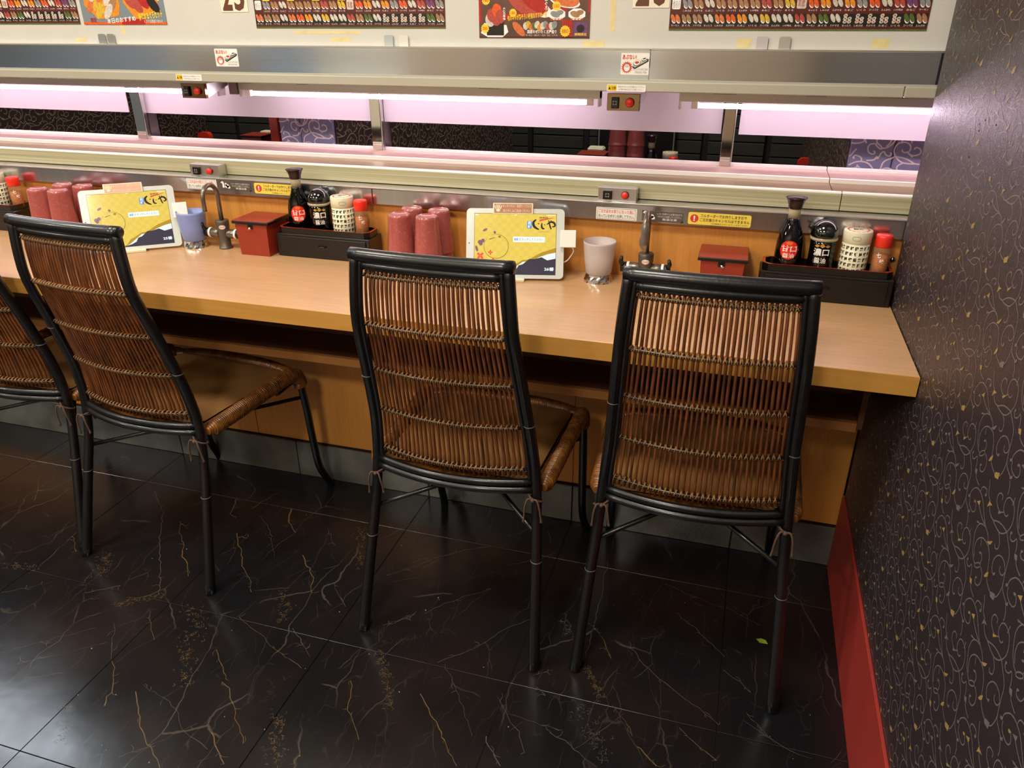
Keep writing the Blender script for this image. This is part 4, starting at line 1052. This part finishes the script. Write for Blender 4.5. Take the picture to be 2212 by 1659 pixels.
# red lidded boxes
def redbox(x, lb):
    e = empty('lidded_ginger_box', (x, 1.665, ZC), 0, lb, 'box', 'red lidded boxes')
    b = MB(); t, h = .0425, .0505
    V = [(-t, .006, 0), (t, .006, 0), (t, .092, 0), (-t, .092, 0), (-h+.004, .002, .083), (h-.004, .002, .083), (h-.004, .098, .083), (-h+.004, .098, .083)]
    b.add(V, [[0, 1, 2, 3], [4, 5, 6, 7], [0, 1, 5, 4], [1, 2, 6, 5], [2, 3, 7, 6], [3, 0, 4, 7]]).build('case', m_boxr, e)
    MB().box(-.009, .006, -.0005+.002, .004, .071, .0831).build('spoon_notch', m_dark, e)
    l = MB().box(-.053, .053, -.003, .103, .0832, .0905, bev=.0012).build('lid_rim', m_box, e)
    MB().box(-.052, .052, -.002, .102, .0903, .0925, bev=.0008).build('lid', m_boxr, e)
    MB().tube([(-.004, .006, .079), (.002, -.008, .073)], .0034, 8, flat=.6).build('spoon_handle', m_mirror, e)
    return e
redbox(-1.206, 'red box with a black-edged lid beside the left faucet'); redbox(-.0255, 'red box with a black-edged lid right of the right faucet')

# stacked cups
m_cup = mat('maroon_speckled_cup', (168, 84, 78), .25, coat=.5, noise=.15, nscale=(60, 60, 60))
nt = m_cup.node_tree; N = nt.nodes; L = nt.links; b_ = N['Principled BSDF']
vo = N.new('ShaderNodeTexVoronoi'); vo.inputs['Scale'].default_value = 420; tc = N.new('ShaderNodeTexCoord'); L.new(tc.outputs['Object'], vo.inputs['Vector'])
cmp = N.new('ShaderNodeMath'); cmp.operation = 'LESS_THAN'; cmp.inputs[1].default_value = .17; L.new(vo.outputs['Distance'], cmp.inputs[0])
nz = N.new('ShaderNodeTexNoise'); nz.inputs['Scale'].default_value = 130; L.new(tc.outputs['Object'], nz.inputs['Vector'])
c2 = N.new('ShaderNodeMath'); c2.operation = 'GREATER_THAN'; c2.inputs[1].default_value = .55; L.new(nz.outputs['Fac'], c2.inputs[0])
mm = N.new('ShaderNodeMath'); mm.operation = 'MULTIPLY'; L.new(cmp.outputs[0], mm.inputs[0]); L.new(c2.outputs[0], mm.inputs[1])
mx = N.new('ShaderNodeMix'); mx.data_type = 'RGBA'; mx.inputs[7].default_value = (*lin((236, 196, 170)), 1)
old = b_.inputs['Base Color'].links[0].from_socket; L.new(old, mx.inputs[6]); L.new(mm.outputs[0], mx.inputs[0]); L.new(mx.outputs[2], b_.inputs['Base Color'])
prof_cup = [(.0338, 0), (.0346, .002), (.0342, .006)]
for k in range(1, 20):
    z = .006+.0905*k/19; prof_cup.append((.0334-.0068*(k/19)+(.00022 if k % 2 else 0), z))
prof_cup += [(.0262, .0995), (.0245, .1025), (.0215, .1035), (.0200, .1015), (0, .1010)]
prof_cup = [(.0322, .0), ]+prof_cup+[(0, .0975), (.0215, .0975), (.0244, .094), (.0314, .004), (.0322, 0)]
cup = MB().lathe(prof_cup, 26).build('stacked_cup', m_cup, None)
CG = 'upturned maroon cups stacked on the counter'
tag(cup, 'x', 'cup', CG)
stacks = [(-.7785, 1.652, 'front left stack by the right-hand tablet'), (-.7075, 1.650, 'front right stack by the right-hand tablet'), (-.7760, 1.7215, 'rear left stack by the right-hand tablet'), (-.7045, 1.7200, 'rear right stack by the right-hand tablet'),
          (-1.8605, 1.652, 'front left stack left of the aisle-turned tablet'), (-1.789, 1.650, 'front right stack left of the aisle-turned tablet'), (-1.845, 1.7215, 'rear left stack left of the aisle-turned tablet'), (-1.773, 1.7205, 'rear right stack left of the aisle-turned tablet')]
first = True
for x, y, lb in stacks:
    for k, nm in ((0, 'lower'), (1, 'upper')):
        o = cup if first else cup.copy()
        if not first: COL.objects.link(o)
        first = False
        o.location = (x, y, ZC+.0395*k); o.rotation_euler = (0, 0, random.uniform(0, 6)); o['label'] = '%s upturned maroon cup of the %s' % (nm, lb)

# frosted cups on foil-wrapped stands
def frost(x, y, m_, lb):
    e = empty('frosted_tumbler', (x, y, ZC), 0, lb, 'tumbler', 'frosted tumblers')
    MB().lathe([(0, .0185), (.0280, .0185), (.0300, .021), (.0345, .055), (.0375, .090), (.0378, .0955), (.0368, .0955), (.0335, .055), (.0288, .022), (0, .0205)], 32).build('cup', m_, e)
    b = MB(); n = 40; rn = random.Random(5); rows = [(.0345, 0), (.0335, .005), (.0315, .010), (.0300, .015), (.0295, .0190)]
    vs = [(r*math.cos(2*PI*i/n)*(1+rn.uniform(-.02, .02)), r*math.sin(2*PI*i/n)*(1+rn.uniform(-.02, .02)), z) for r, z in rows for i in range(n)]
    b.add(vs, [[j*n+i, j*n+(i+1) % n, (j+1)*n+(i+1) % n, (j+1)*n+i] for j in range(len(rows)-1) for i in range(n)]+[[(len(rows)-1)*n+i for i in range(n)]])
    b.build('foil_stand', mat('crumpled_foil', (215, 215, 215), .14, 1), e)
m_fr1 = mat('frosted_white', (240, 230, 226), .5, trans=.55, noise=.03)
m_fr2 = mat('frosted_blue', (150, 166, 224), .4, trans=.25, noise=.05)
frost(-.305, 1.7165, m_fr1, 'frosted white tumbler on a foil stand right of the right-hand tablet')
frost(-1.4165, 1.7065, m_fr2, 'frosted blue tumbler on a foil stand right of the aisle-turned tablet')

# faucets
m_fau = mat('faucet_metal', (128, 118, 106), .3, .75, noise=.08, nscale=(30, 30, 30))
m_bronze = mat('faucet_body', (104, 96, 84), .38, .6, noise=.1, nscale=(30, 30, 30))
def faucet(x, y, lb, wrap=False):
    e = empty('hot_water_faucet', (x, y, ZC), 0, lb, 'faucet', 'hot water faucets')
    b = MB().lathe([(0, 0), (.0185, 0), (.0180, .003), (.0150, .006), (.0148, .045), (.0175, .060), (.0178, .0745), (.0165, .0765), (0, .0765)], 24).build('column', m_bronze, e)
    P = [(.0, .0, .076), (.0, .0, .140)]+[(0, -.030+.030*math.cos(a), .143+.030*math.sin(a)) for a in [PI*k/10 for k in range(11)]]+[(0, -.060, .128), (0, -.060, .112)]
    MB().tube(P, .0058, 12).build('spout', m_fau, e)
    if wrap: MB().tube(crom([(0, -.058, .158), (.001, -.061, .140), (-.001, -.062, .118), (.001, -.0605, .100), (0, -.060, .096)], 4), [.007, .0078, .0088, .0095, .009, .0085, .008, .0092, .0095, .0085, .0075, .006, .005, .006, .004, .003, .002][:17], 9).build('plastic_wrap', mat('cling_wrap', (190, 180, 170), .2, trans=.8), e)
    for s in (-1, 1):
        MB().lathe([(.0105, 0), (.0125, .004), (.0125, .030), (.0105, .032), (0, .032)], 18, (0, 0, 0), axis='x').build('valve_arm', m_fau, e, (s*.012, 0, .040), (0, 0, 0 if s > 0 else PI))
        MB().lathe([(.0128, 0), (.0134, .001), (.0134, .0055), (.0128, .006)], 18, (0, 0, 0), axis='x').build('ring', m_strip, e, (s*.0365, 0, .040), (0, 0, 0 if s > 0 else PI))
        k = MB(); k.lathe([(.0110, 0), (.0125, .003), (.0110, .014), (0, .015)], 14, (0, 0, 0), axis='x')
        k.tube([(.008, -.004, .004), (.013, -.010, .016), (.011, -.014, .028)], [.0065, .0052, .0036], 9)
        k.build('lever', m_black, e, (s*.0425, 0, .040), (0, 0, 0) if s > 0 else (0, 0, 0)).scale = (s, 1, 1)
    P = MB()
    for q in range(10):
        a, b2 = -.009+.018*q/10, -.009+.018*(q+1)/10; h = lambda v: .0055*math.sqrt(max(0, 1-(v/.009)**2))
        P.add([(a, 0, .060-h(a)), (b2, 0, .060-h(b2)), (b2, 0, .060+h(b2)), (a, 0, .060+h(a))], [[0, 1, 2, 3]], 0)
    ell(P, -.0045, .060, .003, .003, 0, -.0003, 1, 10); ell(P, -.0045, .060, .0018, .0018, 0, -.0004, 0, 8); text(P, '熱湯注意', -.0005, .0075, .0585, .0615, -.0003, 1)
    bend(P, .0182, face(x, y)*.8).build('badge', [m_stkw, m_rtxt], b, fixn=False)
faucet(-.196, 1.712, 'hot water faucet right of the white tumbler, clear wrap on its spout', True)
faucet(-1.327, 1.714, 'hot water faucet between the blue tumbler and the red box')

# tablets
m_tab = mat('tablet_white', (204, 208, 200), .25, noise=.02, nscale=(5, 5, 5))
SE = 0.78
def em(n, c): return glow('screen_'+n, c)
def glow(n, c):
    M = mat(n, c, .12, emis=SE, noise=.03, nscale=(70, 70, 70), detail=0)
    b_ = M.node_tree.nodes['Principled BSDF']
    for l in list(b_.inputs['Base Color'].links): M.node_tree.links.remove(l)
    b_.inputs['Base Color'].default_value = (.01, .01, .01, 1)
    return M
m_scr = [glow('screen_yellow', (238, 206, 92)), em('dark', (62, 56, 70)), em('white', (244, 252, 246)), em('ochre', (186, 146, 40)), em('ink', (52, 40, 44)),
         em('red', (240, 92, 60)), em('mauve', (140, 96, 110)), em('blue', (60, 140, 220)), em('olive', (140, 140, 56)), em('peach', (248, 196, 90)), glow('screen_gold', (234, 201, 84))]
def tablet(cx, cy, yaw_, num, lb, card_tone):
    e = empty('ordering_tablet', (cx, cy, ZC), yaw_, lb, 'tablet', 'ordering tablets')
    Wt, Ht = .230, .1620; tilt = math.radians(-20)
    def sub(mb_, name, mats_, y=0, par=None, off=(0, .000, .006), fx=True):
        if par is None: return mb_.build(name, mats_, e, off, (tilt, 0, 0), fixn=fx)
        return mb_.build(name, mats_, par, fixn=fx)
    b = MB(); rrect(b, -Wt/2, Wt/2, 0, Ht, .010, 0); n = len(b.v)
    b.v += [(v[0], .0075, v[2]) for v in b.v]; b.f += [[n+i for i in range(n)]]+[[i, (i+1) % n, n+(i+1) % n, n+i] for i in range(n)]; b.m += [0]*(n+1); b.sm += [False]*(n+1)
    body = sub(b, 'body', m_tab)
    # screen picture
    sx0, sx1, sz0, sz1 = -.0960, .0960, .0095, .1500
    p = MB(); y = -.0003
    rect(p, sx0-.0008, sx1+.0008, sz0-.0008, sz1+.0008, -.0001, 4)
    # checkered yellow paper
    rect(p, sx0, sx1, sz0, sz1, y, 0)
    for gi in range(18):
        for gj in range(13):
            if (gi+gj) % 2: rect(p, sx0+(sx1-sx0)*gi/18, sx0+(sx1-sx0)*(gi+1)/18, sz0+(sz1-sz0)*gj/13, sz0+(sz1-sz0)*(gj+1)/13, y-.00004, 10)
    X = lambda u: sx0+(sx1-sx0)*u
    Z = lambda v: sz0+(sz1-sz0)*v
    low = [(.33, 0), (.40, .04), (.45, .13), (.50, .16), (.60, .24), (.68, .25), (.76, .32), (.83, .37), (.92, .41), (1, .45)]
    poly(p, [(X(u), Z(v)) for u, v in low]+[(X(1), Z(.46)), (X(1), Z(0))], y-.0001, 3)
    wh = [(.36, 0), (.44, .05), (.52, .13), (.60, .21), (.70, .22), (.80, .29), (.90, .34), (1, .37)]
    poly(p, [(X(u), Z(v)) for u, v in wh]+[(X(1), Z(0))], y-.0002, 2)
    dk = [(.33, 0), (.46, .04), (.52, .08), (.55, .15), (.60, .17), (.68, .26), (.75, .26), (.83, .29), (.90, .24), (1, .27)]
    poly(p, [(X(u), Z(v)) for u, v in dk]+[(X(1), Z(0))], y-.0003, 1)
    ring = [(X(.27)+.029*math.cos(a), Z(.46)+.028*math.sin(a)) for a in [PI*.62-2*PI*.93*k/48 for k in range(49)]]
    R_ = ribbon(ring, .0017, True)
    for a, c in zip(R_[:-1], R_[1:]): poly(p, [a[0], a[1], c[1], c[0]], y-.0001, 8)
    for u, v, rx, rz, an, mi in ((.13, .73, .006, .0028, .5, 6), (.25, .69, .0030, .0035, .3, 6), (.31, .62, .0035, .0028, .2, 8), (.07, .53, .0055, .0050, .4, 6), (.105, .55, .0045, .0050, -.4, 6), (.08, .50, .0045, .0045, 0, 6), (.03, .42, .003, .0075, .3, 6), (.205, .585, .006, .0008, .3, 4), (.24, .60, .003, .0006, .2, 4), (.32, .13, .003, .001, 0, 8)):
        ell(p, X(u), Z(v), rx, rz, an, y-.0002, mi, 10)
    for u, v, s_ in ((.075, .30, .0105), (.20, .36, .0065), (.235, .20, .0105), (.13, .19, .0065)):
        ell(p, X(u), Z(v), s_*.95, s_*.9, 0, y-.0002, 9, 12)
        for q in range(4):
            a = PI/4*(1 if s_ > .008 and u < .1 else 0)+q*PI/2; ell(p, X(u)+s_*.5*math.cos(a), Z(v)+s_*.5*math.sin(a), s_*.45, s_*.28, a, y-.0003, 5, 8)
    rrect(p, X(.475), X(.865), Z(.535), Z(.625), .001, y-.0003, 2)
    text(p, '画面', X(.49), X(.54), Z(.56), Z(.60), y-.0004, 7, .02); text(p, 'をタッチしてください', X(.55), X(.85), Z(.56), Z(.60), y-.0004, 8)
    text(p, num+'番', X(.865), X(.985), Z(.065), Z(.125), y-.0004, 2, .03)
    # brush logo
    rrect(p, X(.645), X(.70), Z(.76), Z(.885), .001, y-.0002, 7); text(p, '廻', X(.652), X(.693), Z(.825), Z(.88), y-.0003, 2, .02); text(p, '鮮', X(.652), X(.693), Z(.765), Z(.82), y-.0003, 2, .02)
    for Q, wd_ in (([(.755, .91), (.72, .86), (.735, .79), (.79, .745)], .0062), ([(.775, .85), (.785, .84), (.795, .84)], .0022), ([(.825, .855), (.822, .80), (.835, .765), (.86, .76)], .0045), ([(.85, .83), (.865, .82)], .002), ([(.885, .83), (.93, .87), (.97, .86), (.985, .81), (.95, .79)], .0048), ([(.905, .90), (.925, .80), (.94, .75)], .0036), ([(.93, .90), (.945, .87)], .0025)):
        C = crom([(X(u), Z(v), 0) for u, v in Q], 4); R_ = ribbon([(c.x, c.y) for c in C], wd_)
        for a, c in zip(R_[:-1], R_[1:]): poly(p, [a[0], a[1], c[1], c[0]], y-.0003, 4)
    poly(p, [(X(.79), Z(.875)), (X(.96), Z(.935)), (X(.965), Z(.945)), (X(.80), Z(.915))], y-.0002, 5)
    text(p, '回転寿司処', X(.79), X(.90), Z(.925), Z(.955), y-.0003, 4, .02); text(p, 'KAITEN SUSHI', X(.79), X(.91), Z(.70), Z(.72), y-.0003, 8)
    rect(p, X(.005), X(.045), Z(.972), Z(.985), y-.0004, 2); rect(p, X(.49), X(.52), Z(.974), Z(.984), y-.0004, 2); rect(p, X(.88), X(.985), Z(.974), Z(.984), y-.0004, 2)
    p.build('screen', m_scr, body, fixn=False)
    MB().lathe([(0, -.0004), (.0014, -.0004), (.0014, 0), (0, 0)], 10, (0, 0, 0), axis='y').build('camera_dot', m_black, body, (-.1085, 0, Ht*.50))
    # notice card clipped on the top edge
    c = MB().box(-.053, .041, -.005, .009, Ht-.013, Ht+.012, bev=.0006).build('notice_clip', m_cream, body)
    q = MB(); rect(q, -.050, .038, Ht-.011, Ht+.010, -.0052, 0)
    for k in range(5): ell(q, -.0405+.0028*(k-2)*1.2, Ht+.003+(.001 if k in (1, 2, 3) else -.001), .0011, .0055, -.18*(k-2), -.0054, 1, 8)
    ell(q, -.0405, Ht-.0045, .0045, .0038, 0, -.0054, 1, 10)
    text(q, 'タッチパネル・電源ケーブルの', -.030, .036, Ht+.002, Ht+.0085, -.0054, 1); text(q, '取り外しはご遠慮ください', -.029, .034, Ht-.009, Ht-.0025, -.0054, 1)
    q.build('notice_print', [card_tone, m_cream], c, fixn=False)
    # white pad clipped at the right edge with its cable
    MB().box(.106, .1425, -.013, -.009, Ht*.45, Ht*.45+.040, bev=.0008).build('cable_pad', m_stkw, body)
    MB().tube(crom([(.134, -.006, Ht*.46), (.138, .004, Ht*.41), (.132, .012, Ht*.34), (.120, .016, Ht*.26), (.09, .02, Ht*.2)], 4), .0014, 6).build('cable', m_strip, body)
    MB().box(-.026, .024, -.009, .012, -.0060, .0005, bev=.001).build('stand_foot', m_cream, e, (0, 0, .006))
    b = MB(); b.add([(-.03, .010, .0), (.03, .010, .0), (.03, .014, .0), (-.03, .014, .0), (-.02, .044, .10), (.02, .044, .10), (.02, .048, .10), (-.02, .048, .10)], [[0, 1, 2, 3], [4, 5, 6, 7], [0, 1, 5, 4], [1, 2, 6, 5], [2, 3, 7, 6], [3, 0, 4, 7]])
    b.build('stand', m_cream, e)
tablet(-.4945, 1.6575, math.radians(13), '26', 'white tablet behind the middle chair, its screen reading 26', mat('notice_brown', (176, 118, 84), .5))
tablet(-1.5330, 1.6130, math.radians(37), '25', 'white tablet turned to the aisle beside the blue tumbler, reading 25', mat('notice_pink', (222, 166, 140), .5))

# scrap on the floor
b = MB(); b.add([(-.013, -.004, .0008), (0, -.009, .002), (.014, .003, .0008), (.004, .008, .003), (-.006, .006, .0015)], [[0, 1, 4], [1, 3, 4], [1, 2, 3]])
tag(b.build('leaf_scrap', mat('leaf_green', (150, 178, 52), .5, noise=.3), None, (.167, 1.428, 0), (0, 0, -.6)), 'small yellow-green leaf scrap on the floor by the right chair leg', 'scrap')
rn = random.Random(8); mcr = mat('crumb', (170, 168, 160), .6)
cr = MB()
for k in range(46):
    x, y, r = rn.uniform(-1.5, .28), rn.uniform(.75, 1.6), rn.uniform(.0006, .0016); cr.lathe([(0, 0), (r, r*.3), (r*.8, r), (0, r*1.2)], 5, (x, y, 0))
tag(cr.build('crumb_scatter', mcr, None), 'tiny pale crumbs scattered over the dark floor', 'crumbs', None, 'stuff')

# ------------------------------------------------------------------ the far side of the conveyor
m_plank = mat('dark_plank', (52, 52, 44), .6, noise=.35, nscale=(3, 30, 30))
me0 = MB().box(-.132, .132, 0, .02, 0, .058, bev=.002).build('plank', m_plank, wall_f)
k = 0
for r in range(12):
    for c in range(21):
        if r == 0 and c == 0: me0.location = (-3.9, 3.975, .30); continue
        o = me0.copy(); COL.objects.link(o); o.parent = wall_f; o.location = (-3.9+.295*c, 3.975, .30+.0635*r)
fc = empty('far_counter', label='dark table tops on the far side of the conveyor', cat='table')
MB().box(-3.9, 2.4, 2.10, 3.35, .700, .7325, bev=.002).build('table_top', mat('far_table', (58, 40, 30), .4, noise=.2), fc)
def partition(x0, x1, y0, y1, label, scl=True):
    e = empty('booth_partition', label=label, cat='partition', group='patterned booth partitions')
    w_ = MB().box(x0, x1, y0, y1, 0, 1.6, bev=.002).build('panel', mat('partition_brown', (50, 39, 36), .4, noise=.1, nscale=(200, 200, 200)), e)
    return e, w_
m_lav = mat('lavender_lit_paper', (128, 122, 152), .5, noise=.08, nscale=(200, 200, 200)); m_dk = mat('partition_brown', (50, 39, 36), .4, noise=.1, nscale=(200, 200, 200))  # lavender: strip-light sheen on the dark end paper put into the colour
m_fv = mat('far_vine', (128, 110, 92), .5, noise=.15); m_fv2 = mat('far_vine_lit', (222, 200, 200), .5, noise=.1)  # pink vines: the same scrolls with the light put into their colour
for x0, x1, side, seams, lb in ((-3.20, -3.06, 1, (), 'patterned partition seen at the far left over the conveyor'), (-1.372, -1.190, 1, (-1.372, -1.302, -1.190), 'lavender-ended patterned partition left of the middle steel post'), (.238, .46, -1, (.238, .340, .46), 'lavender-ended patterned partition beyond the conveyor at the far right')):
    e, w_ = partition(x0, x1, 2.124, 3.97, lb)
    xf = x1+.0004 if side > 0 else x0-.0004
    scroll_print('vine_print', lambda u, v, d, xf=xf, sd=side: (xf+d*sd, u, v), 2.13, 3.97, .5, 1.22, e, .0030, gold=0, mv_=m_fv)
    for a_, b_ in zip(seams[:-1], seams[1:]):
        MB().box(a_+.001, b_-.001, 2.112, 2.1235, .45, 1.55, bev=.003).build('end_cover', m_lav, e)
    if seams: scroll_print('vine_print', lambda u, v, d, x0=x0: (x0+u, 2.1117-d, v), 0, x1-x0, .5, 1.22, e, .0034, gold=0, mv_=m_fv2)
tag(MB().box(-1.459, -1.428, 2.19, 2.23, .7326, 1.6, bev=.002).build('partition_post', m_boxr, None), 'thin dark red post beyond the conveyor left of the patterned partition', 'post')
e = empty('dark_screen', (-.735, 3.93, .73), label='flat black screen between the plank walls behind the far cups', cat='screen')
MB().box(0, .385, 0, .02, -.4, 1.2).build('panel', m_black, e)
for x in (.004, .374): MB().box(x, x+.006, -.004, 0, -.4, 1.2).build('edge_strip', m_g4, e)
# far cups, boxes, bottle
for i, (x, nm) in enumerate(((-.4845, 'left'), (-.4135, 'right'))):
    for q in range(4):
        o = cup.copy(); COL.objects.link(o); o.location = (x, 3.0, .7326+.0395*q); o['group'] = 'cups on the far table'
        o['label'] = '%s maroon cup of the %s stack on the far table' % (('lowest', 'second', 'third', 'topmost')[q], nm)
def farbox(x, y, lb, h=.0895):
    k = h-.076
    e = empty('lidded_box', (x, y, .7326), 0, lb, 'box', 'red boxes on the far table')
    MB().box(-.046, .046, 0, .09, 0, .066+k).build('case', m_boxr, e); MB().box(-.054, .054, -.006, .098, .0665+k, .074+k).build('lid_rim', m_box, e); MB().box(-.053, .053, -.005, .097, .0742+k, .076+k).build('lid', m_boxr, e)
farbox(-.574, 2.94, 'red lidded box beside the cup stacks on the far table'); farbox(-2.055, 2.94, 'red lidded box on the far table left of the dark red post', .105)
for x, w_, h, lb in ((-.587, .066, .0915, 'cream dispenser behind the red box beside the far cups'), (-2.085+.0, .075, .1000, 'cream dispenser behind the red box left of the dark red post')):
    e = empty('paper_dispenser', (x, 3.10, .7326), 0, lb, 'dispenser'); MB().box(-w_/2, w_/2, 0, .05, 0, h-.004, bev=.003).build('case', m_cream, e); MB().box(-w_/2+.004, w_/2-.004, .004, .046, h-.004, h, bev=.002).build('top', m_cream, e)
o = soy_a(-.354, 3.0, .7326, 'soy sauce bottle beside the cup stacks on the far table'); o.scale = (1.0, 1.0, 1.05)
canister(-.288, 3.06, .7326, 'cream canister behind the soy bottle on the far table')
shaker(-.268, 2.985, .7326, 'chilli shaker beside the soy bottle on the far table')
for x, lb in ((-2.68, 'red chair back low beyond the conveyor at the left'), (.226, 'red chair back low beyond the conveyor at the right')):
    e = empty('red_chair', (x, 2.98+.45, 0), 0, lb, 'chair', 'red chairs on the far side')
    b = MB(); rrect(b, -.028 if x > 0 else -.035, .028 if x > 0 else .035, .44, .765, .02, 0); n = len(b.v); b.v += [(v[0], .03, v[2]) for v in b.v]; b.f += [[n+i for i in range(n)]]+[[i, (i+1) % n, n+(i+1) % n, n+i] for i in range(n)]; b.m += [0]*(n+1); b.sm += [False]*(n+1)
    b.build('back', mat('red_seat', (206, 48, 30), .4), e); MB().box(-.36, .04, .0, .40, .40, .44, bev=.01).build('seat', mat('red_seat', (206, 48, 30), .4), e)
    for sx in (-.34, .02):
        for sy in (.03, .37): MB().tube([(sx, sy, 0), (sx, sy, .40)], .01, 6).build('leg', m_black, e)
